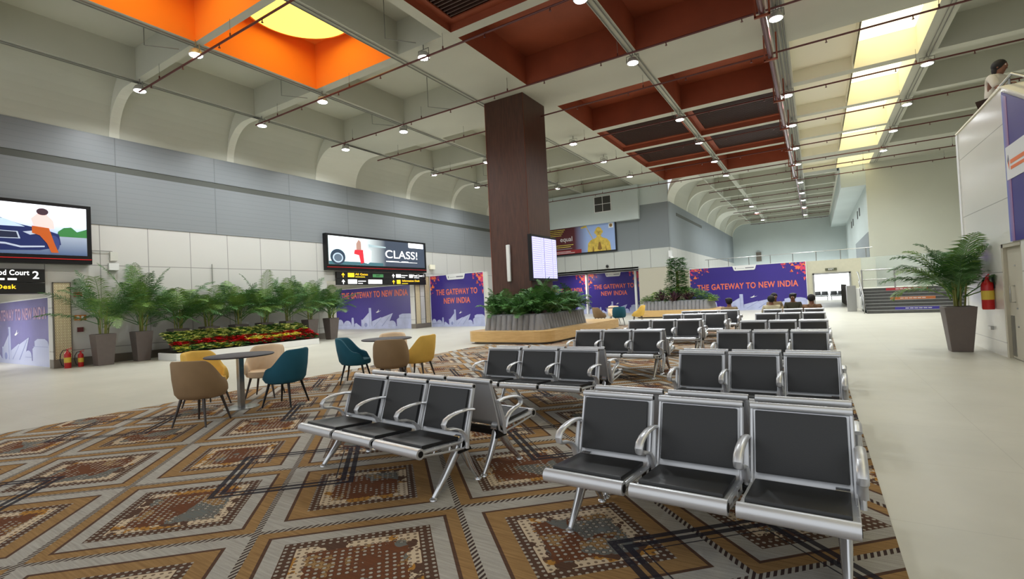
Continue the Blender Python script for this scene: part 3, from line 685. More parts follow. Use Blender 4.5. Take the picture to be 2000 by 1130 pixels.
# ================================================================ WAITING BENCHES
def make_bench(label):
    t = thing('waiting_bench', label, 'bench')
    P = .52
    # under-seat beam
    b = MB().box(-.74, -.01, .285, .74, .06, .335); b.build('beam', M['blackmetal'], t, bevel=.008)
    for i in range(3):
        cx = (i-1)*P; x0, x1 = cx-.241, cx+.241
        s = MB()
        # seat pan : sheet with rolled front, rising back sheet with rolled top
        prof = [(-.415, .372), (-.39, .386), (-.2, .375), (-.02, .356), (.012, .372), (.03, .41), (.07, .53), (.13, .735)]
        i0 = len(s.v)
        for x in (x0+.012, x1-.012):
            for y, z in prof: s.v.append((x, y, z))
            for y, z in reversed(prof): s.v.append((x, y+.008, z-.012))
        n = len(prof)*2
        s.f += [tuple(range(i0, i0+n)), tuple(range(i0+2*n-1, i0+n-1, -1))]+[(i0+k, i0+n+k, i0+n+(k+1) % n, i0+(k+1) % n) for k in range(n)]
        s.tube([(x0, -.425, .372), (x1, -.425, .372)], .037, 16)
        s.tube([(x0, .135, .735), (x1, .135, .735)], .021, 12)
        for x in (x0+.008, x1-.008):   # side frames with truss slots
            s.tube([(x, -.415, .375), (x, -.02, .352), (x, .02, .385), (x, .135, .735)], .011, 6)
            s.tube([(x, -.40, .352), (x, -.2, .322), (x, .0, .30), (x, .045, .33), (x, .085, .50), (x, .145, .72)], .009, 6)
            for y, z0, z1 in ((-.3, .34, .378), (-.15, .315, .37), (-.03, .30, .355)): s.tube([(x, y, z0), (x, y+.015, z1)], .007, 5)
        sh_ = s.build('seat_shell', M['alu'], t, smooth=True)
        for x in (x0-.001, x1+.001):
            for y, z, r_ in ((-.425, .372, .022), (.135, .735, .013)): MB().tube([(x-.002, y, z), (x+.002, y, z)], r_, 12).build('end_cap', M['blackmetal'], sh_)
        c = MB(); q = [(-.392, .392), (-.03, .366), (-.026, .389), (-.385, .416)]
        c.prism(q, 'x', x0+.028, x1-.028); c.build('seat_cushion', M['leather'], sh_, smooth=True, bevel=.007)
        c = MB(); q = [(.026, .405), (.121, .712), (.098, .719), (.0, .41)]
        c.prism(q, 'x', x0+.028, x1-.028); c.build('back_cushion', M['leather'], sh_, smooth=True, bevel=.007)
    arc = [(.09, .572), (.02, .584), (-.07, .583), (-.15, .572), (-.20, .553), (-.222, .525), (-.212, .497), (-.18, .484), (-.12, .475), (-.06, .452), (-.015, .41), (.01, .35)]
    for i in range(4):
        x = (i-1.5)*P
        a = MB().tube([(x, y, z) for y, z in arc], 1, 10, flat=(.025, .011, (1, 0, 0)))
        a.tube([(x, .01, .30), (x, .02, .40), (x, .075, .58)], [.016, .017, .012], 8)
        a.build('armrest', M['alu'], t, smooth=True)
    for sx in (-1, 1):
        x = sx*.70
        l = MB(); l.tube([(x, .0, .35), (x, -.04, .26), (x, -.15, .13), (x, -.27, .012)], [.034, .034, .027, .017], 10); l.tube([(x, .02, .35), (x, .05, .26), (x, .12, .13), (x, .20, .012)], [.034, .032, .025, .016], 10)
        l.tube([(x-.03, .01, .34), (x+.03, .01, .34)], .05, 12)
        lo = l.build('leg', M['chrome'], t, smooth=True)
        for y in (-.272, .202): MB().lathe([(.03, 0), (.028, .008), (.014, .016)], x, y, 12).build('foot', M['chrome'], lo)
        MB().prism([(-.05, .27), (.09, .27), (.03, .36)], 'x', x-.006+sx*.045, x+.006+sx*.045).build('bracket_plate', M['blackmetal'], lo)
    return t
fast = None
benches = []
Lb = [(-3.03, 2.95, -.10, 1.0), (-2.99, 5.27, 0, 1.03), (-3.0, 8.1, 0, 1.03), (-2.96, 11.0, 0, 1.05), (-2.82, 13.5, 0, 1.06), (-2.76, 15.45, 0, 1.06)]
Rb = [(-.62, 2.88, -.03, .975), (-.56, 5.2, -.03, .94), (-.60, 7.82, 0, .94), (-.56, 10.15, 0, .94), (-.56, 12.95, 0, .94), (-.56, 15.1, 0, .94)]
first = True
for side, arr in (('left-hand', Lb), ('right-hand', Rb)):
    for i, (x, y, rz, sx) in enumerate(arr):
        pos = ('nearest' if i == 0 else ords[i]+' from') + (' the camera' if i else ' to the camera')
        for back in (0, 1):
            lab = 'silver bench with black pads, %s column, %s, %s' % (side, pos, 'facing it' if not back else 'rear bench of the pair')
            loc = (x+.47*back*math.sin(-rz), y+.47*back, .008); r = rz+PI*back
            if first: bb = make_bench(lab); bb.location = loc; bb.rotation_euler = (0, 0, r); bb.scale = (sx, 1, 1); first = False; proto = bb
            else: bb = dup(proto, lab, loc, r, (sx, 1, 1))
            bb['group'] = 'back-to-back waiting benches on the carpet'
b7 = dup(proto, 'farthest silver bench in the right-hand column, with two seated officers facing the camera', (-.62, 17.5, .008), 0, (.95, 1, 1)); b7['group'] = 'back-to-back waiting benches on the carpet'

# ================================================================ TUB CHAIRS AND TABLES
def make_chair(colname, rgb):
    m = mat('fabric_'+colname, rgb, .85, noise=.07, nscale=5, bump=.15, bscale=260)
    t = thing('tub_chair', colname, 'chair')
    sh = MB(); n = 40; A = math.radians(138)
    def prof(ph):     # ph=0 at back, +-A at front corners
        k = abs(ph)/A; sm = min(1, max(0, (k-.36)/.42)); sm = sm*sm*(3-2*sm); top = .825-.235*sm-.03*k-(.05*(k-.8)/.2 if k > .8 else 0)
        if k > .93: top -= (k-.93)*1.3
        ro = .265+.03*k; rt = .30-.01*k
        rake = .05*(1-k)
        return top, ro, rt, rake
    rings = []
    for j in range(n+1):
        ph = -A+2*A*j/n; top, ro, rt, rake = prof(ph); d = Vector((math.sin(ph), math.cos(ph), 0)); c = []
        c.append(d*(ro*.62)+Vector((0, 0, .325))); c.append(d*(ro*.9)+Vector((0, 0, .345))); c.append(d*ro*1.02+Vector((0, rake*.2, .40)))
        c.append(d*(ro*.45+rt*.55)*1.03+Vector((0, rake*.6, .40+(top-.4)*.45))); c.append(d*rt+Vector((0, rake, top-.03))); c.append(d*(rt-.012)+Vector((0, rake, top-.004))); c.append(d*(rt-.032)+Vector((0, rake, top)))
        c.append(d*(rt-.052)+Vector((0, rake, top-.012))); c.append(d*(rt-.06)+Vector((0, rake*.9, top-.04))); c.append(d*(ro-.065)+Vector((0, rake*.3, .44))); c.append(d*(ro-.10)+Vector((0, 0, .40)))
        rings.append(c)
    k = len(rings[0]); i0 = 0
    for r in rings: sh.v += [tuple(q) for q in r]
    for j in range(n):
        for a in range(k-1): sh.f.append((j*k+a, (j+1)*k+a, (j+1)*k+a+1, j*k+a+1))
    sh.f.append(tuple(range(0, k))); sh.f.append(tuple(range(n*k+k-1, n*k-1, -1)))
    sh.build('shell', m, t, smooth=True)
    se = MB(); pl = [(.245*math.sin(a)*(1.0 if math.cos(a) > -.2 else 1.04), .225*math.cos(a)-(.0 if math.cos(a) > 0 else .03)) for a in [2*PI*q/28 for q in range(28)]]
    i = 0; sec = [(.80, .325), (1.0, .345), (1.04, .385), (1.0, .425), (.8, .437), (.0, .44)]
    for s_, z in sec: se.v += [(x*s_, y*s_-.01, z) for x, y in pl]
    for a in range(len(sec)-1):
        for q in range(28): se.f.append((a*28+q, a*28+(q+1) % 28, (a+1)*28+(q+1) % 28, (a+1)*28+q))
    se.f.append(tuple(range(27, -1, -1)))
    se.build('seat', m, t, smooth=True)
    for sx in (-1, 1):
        for sy in (-1, 1):
            MB().tube([(sx*.15, sy*.15, .345), (sx*.225, sy*.225+.0, 0)], [.02, .011], 10).build('leg', M['blackmetal'] if colname == 'teal' else mat('dark_taupe_leg', (74, 68, 66), .4, .5), t, smooth=True)
    return t
COL = dict(brown=(146, 120, 88), yellow=(236, 192, 92), teal=(24, 88, 108), beige=(230, 204, 172))
base = {}
def chair(col, label, x, y, face):      # face = angle of viewing direction of the sitter (deg, 0=+X)
    rz = math.radians(face)+PI/2
    if col not in base:
        c = make_chair(col, COL[col]); base[col] = c; c.location = (x, y, 0); c.rotation_euler = (0, 0, rz); c['label'] = label
    else: c = dup(base[col], label, (x, y, 0), rz)
    c['group'] = 'tub chairs around the round tables'
    if -8.8 < x < .3 and y < 21: c.location.z = .008
    return c
def face(x, y, tx, ty): return math.degrees(math.atan2(ty-y, tx-x))
def table(label, x, y, z=.008):
    t = thing('round_table', label, 'table', (x, y, z), 0, 'round tables with tub chairs')
    MB().lathe([(.0, .745), (.44, .745), (.455, .752), (.455, .762), (.448, .768), (0, .768)], n=48).build('tabletop', M['tab'], t, smooth=True)
    MB().box(-.038, -.038, .012, .038, .038, .74).build('pedestal', M['bead'], t, bevel=.008)
    MB().lathe([(.0, 0), (.235, 0), (.235, .008), (.05, .016), (0, .016)], n=32).build('base_plate', M['bead'], t)
    MB().box(-.12, -.03, .73, .12, .03, .745).build('mounting_plate', M['blackmetal'], t)
    return t
T1 = (-7.17, 3.92); T2 = (-6.78, 6.42); T3 = (-7.9, 21.6)
table('round dark-topped table nearest the camera, with brown, yellow, beige and teal chairs', *T1)
table('round dark table in the middle distance, half hidden by a brown chair', *T2)
table('small round table beyond the wooden column, far from the camera', *T3, z=0)
chair('brown', 'brown tub chair with its back to the camera at the nearest table', -6.70, 3.16, 116)
chair('yellow', 'yellow tub chair at the nearest table, half hidden behind the brown chair', -7.86, 3.78, 10)
chair('beige', 'beige tub chair at the nearest table, facing the camera', -7.66, 4.58, -52)
chair('teal', 'teal tub chair at the nearest table, seen from its right-hand side', -6.69, 4.31, 203)
chair('teal', 'teal tub chair at the left side of the middle-distance table', -7.22, 6.05, 35)
chair('brown', 'brown tub chair with its back to the camera at the middle-distance table', -6.14, 5.90, 130)
chair('yellow', 'yellow tub chair at the right side of the middle-distance table', -6.17, 6.58, 195)
chair('beige', 'beige tub chair behind the middle-distance table, mostly hidden', -7.2, 6.95, -50)
chair('brown', 'brown tub chair at the far table beyond the column', -8.35, 20.8, 50)
chair('teal', 'teal tub chair at the far table beyond the column, seen from behind', -7.42, 20.75, 110)
chair('yellow', 'yellow tub chair at the far table beyond the column', -6.95, 21.9, 190)
chair('beige', 'beige tub chair at the far table beyond the column', -8.25, 22.4, -60)

# ================================================================ BANNERS
def facets(x0, x1, z0, z1, ox, oz, n, seed, sc=1):
    random.seed(seed); out = [[], [], []]
    for k in range(n):
        u = random.random()**1.7; v = random.random()**1.7
        if u+v > 1.15: continue
        cx = ox+(x1-x0)*u*(1 if ox == x0 else -1); cz = oz-(z1-z0)*v; r = random.uniform(.05, .15)*sc*(1.2-.6*(u+v)); a = random.uniform(0, 6.28)
        p = [(cx+r*math.cos(a+q)*random.uniform(.7, 1.3), cz+r*math.sin(a+q)*random.uniform(.7, 1.3)) for q in (0, 2.1+random.uniform(-.4, .4), 4.2)]
        p = [(min(max(px, x0 if ox == x0 else ox-(x1-x0)), ox if ox != x0 else x1), min(pz, oz)) for px, pz in p]
        out[random.choice((0, 0, 1, 1, 2))].append(p)
    return out
def skyline(Wd, h, x0=0):
    """pale city silhouette: domes, a slanted monument with a tower, angular roofs, a round stadium"""
    P = []; L = []
    def add(p): P.append([(x0+a*Wd, b*h) for a, b in p])
    dome = lambda c, w, b, t: [(c-w, 0), (c-w, b)]+[(c+w*.96*math.cos(a), b+(t-b)*math.sin(a)) for a in [PI-PI*k/10 for k in range(11)]]+[(c+w, b), (c+w, 0)]
    add(dome(.05, .05, .2, .48)); add(dome(.15, .055, .2, .42)); add([(.205, 0), (.21, .5), (.215, .56), (.235, .56), (.238, .5), (.245, 0)])
    add([(.25, 0), (.25, .25), (.27, .3), (.34, .1), (.34, 0)])
    add([(.34, 0), (.34, .45), (.36, .45), (.445, .78), (.445, 1.0), (.475, 1.0), (.478, .2), (.48, 0)])
    add([(.48, 0), (.48, .36), (.60, .55), (.62, .0)]); add([(.55, 0), (.55, .45), (.745, .72), (.69, .25), (.69, 0)])
    add(dome(.73, .05, .2, .38)); add([(.79, 0), (.79, .42), (.82, .5), (.82, .62), (.86, .68), (.95, .68), (.985, .62), (1, .5), (1, 0)]); add(rect(0, 0, 1, .12))
    def ln(p): L.append([(x0+a*Wd, b*h) for a, b in p])
    for k in range(5): ln(rect(.80, .12+.09*k, .99, .13+.09*k))
    ln([(.50, .12), (.60, .5), (.605, .5), (.507, .12)]); ln([(.6, .12), (.72, .66), (.725, .66), (.61, .12)]); ln(circ(.40, .2, .02, 16, .1)); ln(rect(.35, .1, .352, .42)); ln(rect(.45, .1, .452, .95))
    for c in (.05, .15, .73): ln(rect(c-.04, .2, c+.04, .21))
    return P, L
def banner(name, label, loc, rz, Wd, H, lines, tsize, tz, fw, tab=True, tabw=.9, left=True, right=True, mat_=None, glare=False, tcx=None, skh=.85, sx=1, frame=True):
    t = thing(name, label, 'banner', loc, rz)
    b = MB().box(0, -.02, 0, Wd, .03, H).build('printed_panel', mat_ or M['violet'], t)
    y = -.0205
    cx = Wd/2 if tcx is None else tcx
    for k, ln in enumerate(lines):
        text_obj('lettering', ln, tsize, M['otext'] if not glare else mat('glare_orange', (178, 146, 172), .4), t, cx, y-.004, tz-k*tsize*1.12, .022, fitw=fw[k])  # paler set carries the reflection haze in its print colours
    P, L = skyline(Wd, skh)
    P = [[(px, pz) for px, pz in p] for p in P]
    flat(P, y).build('skyline', M['sky'] if not glare else mat('glare_skyline', (178, 184, 214), .3), t)['label'] = 'pale city skyline print'
    flat(L, y-.005, .002).build('skyline_pattern', M['skyline'], t)
    bird = [(Wd*.535, skh*.78), (Wd*.56, skh*.84), (Wd*.575, skh*.92), (Wd*.57, skh*.82), (Wd*.60, skh*.86), (Wd*.565, skh*.78), (Wd*.55, skh*.76)]
    flat([bird], y).build('aeroplane_print', M['wht'], t)
    if not glare:
        for on, ox, sd in ((left, 0, 3), (right, Wd, 9)):
            if not on: continue
            f = facets(0, Wd*.2, H*.62, H, ox, H-.01, 46, sd, H/2.2) if ox == 0 else facets(0, Wd*.2, H*.62, H, Wd, H-.01, 46, sd, H/2.2)
            for q, mm in zip(f, ('tri1', 'tri2', 'tri3')):
                if q:
                    o = MB()
                    for k, p in enumerate(q): o.prism(p, 'y', y-.0003*k, y-.004-.0003*k)
                    o.build('facet_pattern', M[mm], t)
    if tab:
        w2 = tabw/2; tp = [(Wd/2-w2, H+.02), (Wd/2-w2+.08, H-.24), (Wd/2-w2+.14, H-.28), (Wd/2+w2-.14, H-.28), (Wd/2+w2-.08, H-.24), (Wd/2+w2, H+.02)]
        o = flat([tp], y-.012, .006).build('logo_tab', M['wht'], t)
        flat([rect(Wd/2-w2*.78, H-.19, Wd/2-w2*.70, H-.08), rect(Wd/2-w2*.6, H-.16, Wd/2+w2*.02, H-.145), rect(Wd/2+w2*.08, H-.17, Wd/2+w2*.8, H-.11)], y-.019, .002).build('logo_print', M['greyprint'], o)
    if frame:
        f = MB().box(-.03, -.03, 0, 0, .04, H+.01).box(Wd, -.03, 0, Wd+.03, .04, H+.01).box(-.03, -.03, H, Wd+.03, .04, H+.03)
        f.build('frame', M['wht'], t)
    return t
glare = mat('glare_violet', (116, 112, 168), .12, noise=.12, nscale=.9)  # paler than the other banners: glass reflection haze put into the colour
banner('banner', 'lavender glass banner with painted-in reflection haze in the opening at the far left edge', (-27, 5.1, 0), 0, 7.3, 2.1, ['THE GATEWAY TO NEW INDIA'], .52, 1.63, [6.2], tab=False, glare=True, mat_=glare, tcx=4.0, skh=1.25)
banner('banner', 'wide purple banner in the wall opening under the backlit signs', (-25.6, 20.15, 0), 0, 6.6, 2.45, ['THE GATEWAY TO NEW INDIA'], .50, 2.03, [5.6], tab=False, right=False, left=False, tcx=3.35, skh=1.25)
banner('banner', 'freestanding purple banner with two lines of lettering left of the wooden column', (-18.82, 21.35, 0), 0, 3.75, 2.9, ['THE GATEWAY TO', 'NEW INDIA'], .44, 1.93, [2.9, 1.85], tabw=1.35, skh=.95)
banner('banner', 'purple banner at the end wall partly hidden behind the wooden column', (-18.6, 33.6, 0), 0, 4.15, 2.93, ['THE GATEWAY TO NEW INDIA'], .42, 1.8, [3.7], tab=False, skh=.8, tcx=2.0)
banner('banner', 'purple two-line banner at the end wall under the dark line, behind the far tub chairs', (-14.25, 33.6, 0), 0, 3.85, 2.93, ['THE GATEWAY TO', 'NEW INDIA'], .44, 1.93, [3.0, 1.95], tabw=1.2, skh=.85)
banner('banner', 'widest purple banner, beside the bright doorway behind the seated officers', (-6.95, 33.22, 0), 0, 6.5, 2.75, ['THE GATEWAY TO NEW INDIA'], .50, 1.5, [5.65], tabw=1.35, skh=1.0)
tag(MB().box(-15.0, 21.3, 0, -14.82, 21.42, 2.9).build('post', M['white']), 'pale post at the right end of the freestanding banner', 'post')
for x in (-14.42,): tag(MB().box(x, 33.42, 0, x+.12, 33.55, 2.9).build('post', M['wht']), 'slim white post between the two end wall banners', 'post')
for x, l in ((-10.35, 'white post at the right edge of the two-line end wall banner'), (-9.98, 'white post beside the cream wall at the right of the end wall banners')): tag(MB().box(x, 32.2, 0, x+.14, 32.34, 2.9).build('post', M['wht']), l, 'post')
# right banner on the stair tower
RXW = 2.7
t = thing('banner', 'violet banner on the glossy right wall at the right edge of the picture', 'banner', (RXW-.012, 10.84, 0), -PI/2)
pr = [(0.28, 1.95), (0, 4.3), (.0, 4.36), (3.4, 2.8), (3.4, 0), (.32, 0)]
flat([[(0, 1.93), (0, 4.34), (3.4, 2.78), (3.4, 1.93)]], 0, .01).build('printed_panel', M['violet'], t)
flat([[(0, 1.93), (0, 4.30), (.22, 4.2), (.22, 1.93)]], -.0105, .003).build('colour_stripe', slab_art('blue_pink_stripe', (104, 122, 196), (150, 96, 140), 'x', 0, .22), t)
o = flat([rect(.06, 2.9, 1.3, 3.42)], -.014, .004).build('logo_tab', M['wht'], t)
flat([[(.12, 3.2), (.17, 3.29), (.20, 3.2), (.15, 3.14)]], -.0185, .002).build('logo_print', M['greyprint'], o)
flat([[(.15, 3.14), (.2, 3.2), (.19, 3.05)], rect(.26, 3.04, 1.1, 3.09), rect(.26, 3.13, .9, 3.19)], -.0185, .002).build('logo_print', M['tri1'], o)

# ================================================================ SCREENS, SIGNS
def screen(label, y0, W_, z0, z1, bez=.09):
    t = thing('advertising_screen', label, 'screen', (WX+.02, y0, 0), PI/2)
    MB().box(0, -.22, z0, W_, 0, z1).build('casing', M['blackmetal'], t, bevel=.01)
    MB().box(.02, -.235, z0+.13, W_-.02, -.22, z0+.145).build('red_strip', mat('red_led', (200, 30, 34), .4, emit=.6), t)
    return t
def litm(n, rgb, e=.75): return mat('lit_'+n, rgb, .3, emit=e)
# left screen (car and seated figure)
t = screen('large advertising screen at the left edge showing a dark blue car', 1.35, 4.5, 3.05, 4.82)
y = -.222; a0, a1, b0, b1 = .12, 4.38, 3.30, 4.72
bg = flat([rect(a0, b0, a1, b1)], y).build('picture', slab_art('sky_picture', (150, 170, 205), (238, 242, 252), 'z', 3.9, 4.5, emit=.9), t)
flat([rect(a0, b0, a1, 3.86)], y-.005, .002).build('picture_road', slab_art('road_picture', (70, 88, 120), (150, 160, 176), 'z', 3.3, 3.9, emit=.7), t)
flat([[(3.7, 3.84), (3.72, 3.98), (3.85, 4.1), (4.02, 4.13), (4.15, 4.0), (4.38, 4.1), (4.38, 3.84)]], y-.008, .002).build('picture_trees', litm('green', (58, 120, 66), .5), t)
car = [(0.12, 3.45), (0.12, 4.28), (1.62, 4.36), (2.42, 4.32), (2.92, 4.12), (3.42, 4.02), (3.74, 3.9), (3.78, 3.6), (3.62, 3.5), (3.32, 3.42), (2.42, 3.38)]
flat([car], y-.010, .002).build('picture_car', litm('navy', (34, 44, 92), .5), t)
flat([[(1.42, 4.14), (1.92, 4.3), (2.62, 4.25), (3.02, 4.06), (2.32, 4.05)]], y-.013, .002).build('picture_windscreen', litm('ice', (186, 206, 230), .7), t)
flat([[(2.12, 3.86), (2.17, 3.93), (2.87, 3.92), (2.92, 3.72), (2.22, 3.7)], [(2.97, 3.92), (3.37, 4.0), (3.52, 3.95), (3.12, 3.84)], [(2.02, 3.62), (2.62, 3.6), (2.92, 3.52), (3.42, 3.55), (3.42, 3.51), (2.92, 3.47), (2.62, 3.55), (2.02, 3.57)]], y-.016, .002).build('picture_chrome', litm('silver', (176, 186, 204), .6), t)
flat([[(2.16, 3.85), (2.20, 3.91), (2.84, 3.9), (2.88, 3.74), (2.25, 3.72)]], y-.018, .002).build('picture_grille', litm('dark', (40, 46, 70), .4), t)
flat([circ(3.62, 3.62, .13, 20, .24)], y-.019, .002).build('picture_wheel', litm('wheel', (54, 66, 120), .5), t)
flat([[(3.20, 4.1), (3.14, 4.3), (3.28, 4.46), (3.47, 4.46), (3.62, 4.28), (3.64, 4.05), (3.42, 4.02)]], y-.021, .002).build('picture_shirt', litm('pale', (226, 190, 186), .75), t)
flat([circ(3.39, 4.52, .13, 16, .1)], y-.023, .002).build('picture_hair', litm('hairb', (70, 50, 60), .4), t)
flat([[(3.16, 4.1), (3.52, 4.06), (3.64, 3.6), (3.72, 3.36), (3.56, 3.36), (3.47, 3.62), (3.32, 3.84), (3.16, 3.9)]], y-.023, .002).build('picture_trousers', litm('rust', (176, 84, 34), .6), t)
# class screen
t = screen('wide advertising screen reading CLASS! above the opening, with a white vintage car', 14.25, 6.65, 3.1, 4.78)
a0, a1, b0, b1 = .12, 6.5, 3.36, 4.68
flat([rect(a0, b0, a1, b1)], y).build('picture', slab_art('slate_picture', (240, 250, 250), (58, 66, 80), 'x', 1.6, 3.6, emit=.75), t)
flat([rect(a0, b0, 3.4, b0+.16)], y-.005, .002).build('picture_ground', litm('ground', (70, 110, 120), .4), t)
flat([[(.12, 3.6), (.12, 4.66), (1.3, 4.3), (1.7, 4.1), (1.9, 3.62), (1.3, 3.56)], [(2.15, 3.5), (2.1, 4.0), (2.4, 4.2), (2.65, 4.1), (2.6, 3.6), (2.4, 3.45)]], y-.008, .002).build('picture_car', litm('mint', (206, 232, 236), .8), t)
flat([circ(.62, 3.72, .42, 24, .36)], y-.011, .002).build('picture_arch', litm('arch', (48, 62, 80), .4), t)
flat([circ(.62, 3.68, .29, 24, .23)], y-.014, .002).build('picture_wheel', litm('rim', (170, 186, 200), .7), t)
flat([circ(.62, 3.68, .22, 24, .17)], y-.017, .002).build('picture_hub', litm('hub', (90, 104, 120), .5), t)
flat([[(1.55, 3.9), (1.6, 4.1), (2.1, 4.12), (2.15, 3.5), (1.95, 3.44), (1.85, 3.85)]], y-.017, .002).build('picture_red_dress', litm('redp', (196, 44, 56), .7), t)
flat([[(1.7, 4.1), (1.7, 4.4), (1.85, 4.6), (1.98, 4.5), (2.0, 4.12)]], y-.019, .002).build('picture_hair', litm('blond', (168, 132, 120), .6), t)
flat([[(2.5, 4.28), (2.45, 4.42), (3.6, 4.36), (3.6, 4.3)]], y-.014, .002).build('picture_speed_streak', litm('streak', (170, 190, 196), .5), t)
text_obj('lettering', 'CLASS!', .58, M['wlit'], t, 4.75, y-.009, 3.98, .004, fitw=2.35)
flat([rect(3.6, 3.60, 5.9, 3.62), rect(3.6, 3.625, 4.5, 3.65), rect(4.7, 3.625, 5.2, 3.66)], y-.006, .003).build('small_print', M['wlit'], t)
o = flat([[(5.25, 4.68), (5.25, 4.46), (5.32, 4.42), (6.42, 4.42), (6.42, 4.68)]], y-.006, .003).build('logo_tab', M['wlit'], t)
flat([rect(5.6, 4.53, 6.2, 4.55)], y-.010, .002).build('logo_print', M['greyprint'], o)
# backlit direction signs
def arrow(x, z, s): return [(x, z+s*.5), (x-s*.42, z+s*.02), (x-s*.28, z-s*.08), (x-s*.09, z+s*.12), (x-s*.09, z-s*.5), (x+s*.09, z-s*.5), (x+s*.09, z+s*.12), (x+s*.28, z-s*.08), (x+s*.42, z+s*.02)]
def signbox(label, y0, W_, z0, z1):
    t = thing('direction_sign', label, 'sign', (WX+.03, y0, 0), PI/2); MB().box(0, -.12, z0, W_, 0, z1).build('casing', M['signblk'], t); return t
def deco(t, ym, ya, yb): return flat(ya, ym).build('pictograms', yb, t)
S = -.1205
t = signbox('black backlit sign, upper of the two rows above the wide opening', 14.85, 6.05, 2.74, 3.03)
for mm, ar, sq in (('ylw', .35, [rect(.62, 2.79, 1.0, 2.99)]), ('wlit', 3.55, [rect(3.75, 2.80, 4.1, 2.98), rect(4.72, 2.80, 5.0, 2.98)])): flat([arrow(ar, 2.885, .22)]+sq, S).build('pictogram', M[mm], t)
flat([rect(2.15, 2.8, 2.85, 2.96)], S).build('pictogram', M['glit'], t)['label'] = 'green lit exit box'
text_obj('lettering', 'EXIT', .12, M['signblk'], t, 2.5, S-.005, 2.88, .01)
text_obj('lettering', 'All Gates', .15, M['ylw'], t, 1.45, S-.002, 2.93, .01, fitw=.78)
flat([rect(1.06, 2.79, 1.65, 2.82)], S).build('small_text', M['ylw'], t)
text_obj('lettering', 'Food Court 2', .16, M['wlit'], t, 5.48, S-.002, 2.92, .01, fitw=.88)
flat([rect(4.15, 2.9, 4.6, 2.94), rect(4.15, 2.8, 4.4, 2.83), rect(5.1, 2.79, 5.5, 2.82)], S).build('small_text', M['wlit'], t)
t = signbox('black backlit sign, lower of the two rows above the wide opening', 14.85, 6.05, 2.42, 2.72)
flat([arrow(.35, 2.57, .22), rect(.62, 2.47, 1.15, 2.68), rect(1.85, 2.47, 2.75, 2.68)], S).build('pictogram', M['wlit'], t)
flat([rect(1.22, 2.58, 1.7, 2.62), rect(1.22, 2.48, 1.5, 2.51)], S).build('small_text', M['wlit'], t)
flat([arrow(3.55, 2.57, .22), rect(3.78, 2.47, 4.05, 2.68)], S).build('pictogram', M['ylw'], t)
text_obj('lettering', 'Information Desk', .15, M['ylw'], t, 4.85, S-.002, 2.63, .01, fitw=1.35)
flat([rect(4.15, 2.47, 4.6, 2.5)], S).build('small_text', M['ylw'], t)
t = signbox('black sign at the left edge reading Food Court 2 in white', 1.2, 3.58, 2.51, 2.88)
text_obj('lettering', 'Food Court', .2, M['wlit'], t, 2.86, S-.002, 2.77, .015, fitw=.78); text_obj('lettering', '2', .30, M['wlit'], t, 3.39, S-.002, 2.70, .01)
flat([rect(2.45, 2.57, 2.76, 2.62), rect(2.82, 2.57, 3.0, 2.62)], S).build('small_text', M['wlit'], t)
t = signbox('black sign at the left edge ending in yellow Desk, under the Food Court sign', 1.2, 3.58, 2.19, 2.49)
text_obj('lettering', 'Information Desk', .17, M['ylw'], t, 2.3, S-.002, 2.38, .015, fitw=1.35)
# poster on end wall
t = thing('poster', 'dark red and blue poster of a golden praying figure high on the end wall', 'poster', (-16.6, EY-.02, 0), 0)
MB().box(0, -.1, 4.28, 5.45, 0, 6.33).build('frame', M['blackmetal'], t)
S = -.1005
flat([rect(.08, 4.36, 5.37, 6.25)], S).build('picture', slab_art('poster_picture', (74, 26, 30), (142, 164, 206), 'x', 2.4, 3.4, emit=.12), t)
flat([rect(.08, 4.36, 2.9, 4.62)], S-.004).build('red_band', mat('poster_red', (140, 30, 34), .5), t)
gold = mat('gold_figure', (206, 176, 74), .5, noise=.25, nscale=5)
body = [(3.35, 4.36), (3.42, 4.95), (3.62, 5.15), (4.0, 5.28), (4.12, 5.42), (4.35, 5.42), (4.45, 5.28), (4.8, 5.15), (5.0, 4.9), (5.06, 4.36)]
flat([body, circ(4.22, 5.68, .25, 20, .33), circ(3.96, 5.66, .05, 10, .1), circ(4.48, 5.66, .05, 10, .1)], S-.004).build('golden_figure', gold, t)
gd = mat('dark_gold_print', (132, 96, 34), .5)  # darker gold print for the figure's features and the emblem mark
flat([[(4.1, 4.5), (4.2, 4.95), (4.26, 4.98), (4.32, 4.95), (4.42, 4.5), (4.26, 4.42)], rect(4.1, 5.70, 4.18, 5.72), rect(4.27, 5.70, 4.35, 5.72), [(4.2, 5.56), (4.26, 5.56), (4.23, 5.68)], rect(4.14, 5.48, 4.32, 5.5), [(3.72, 4.36), (3.8, 4.8), (3.84, 4.36)], [(4.7, 4.36), (4.66, 4.8), (4.76, 4.36)]], S-.009).build('figure_details', gd, t)
flat([[(3.25, 6.2), (3.3, 6.2), (3.98, 4.9), (3.94, 4.88)], [(2.9, 6.1), (3.3, 6.22), (3.4, 6.08), (3.0, 6.02)]], S-.014).build('staff', gold, t)
flat([rect(4.95, 5.85, 5.28, 6.18)], S-.004).build('emblem', M['wht'], t); flat([circ(5.11, 6.02, .11, 12)], S-.009).build('emblem_mark', gd, t)
text_obj('lettering', 'equal', .46, M['wht'], t, 1.78, S-.004, 5.40, .0)
flat([rect(.5, 6.08-.13*k, 1.7-.1*k, 6.11-.13*k) for k in range(4)]+[rect(.7, 4.98-.13*k, 2.3-.2*k, 5.01-.13*k) for k in range(2)], S-.004).build('small_print', M['yel'], t)
flat([rect(.4, 4.72, 2.2, 4.735), rect(.5, 4.52, 2.1, 4.55), rect(.7, 4.42, 2.4, 4.45)], S-.010).build('small_print', M['wht'], t)
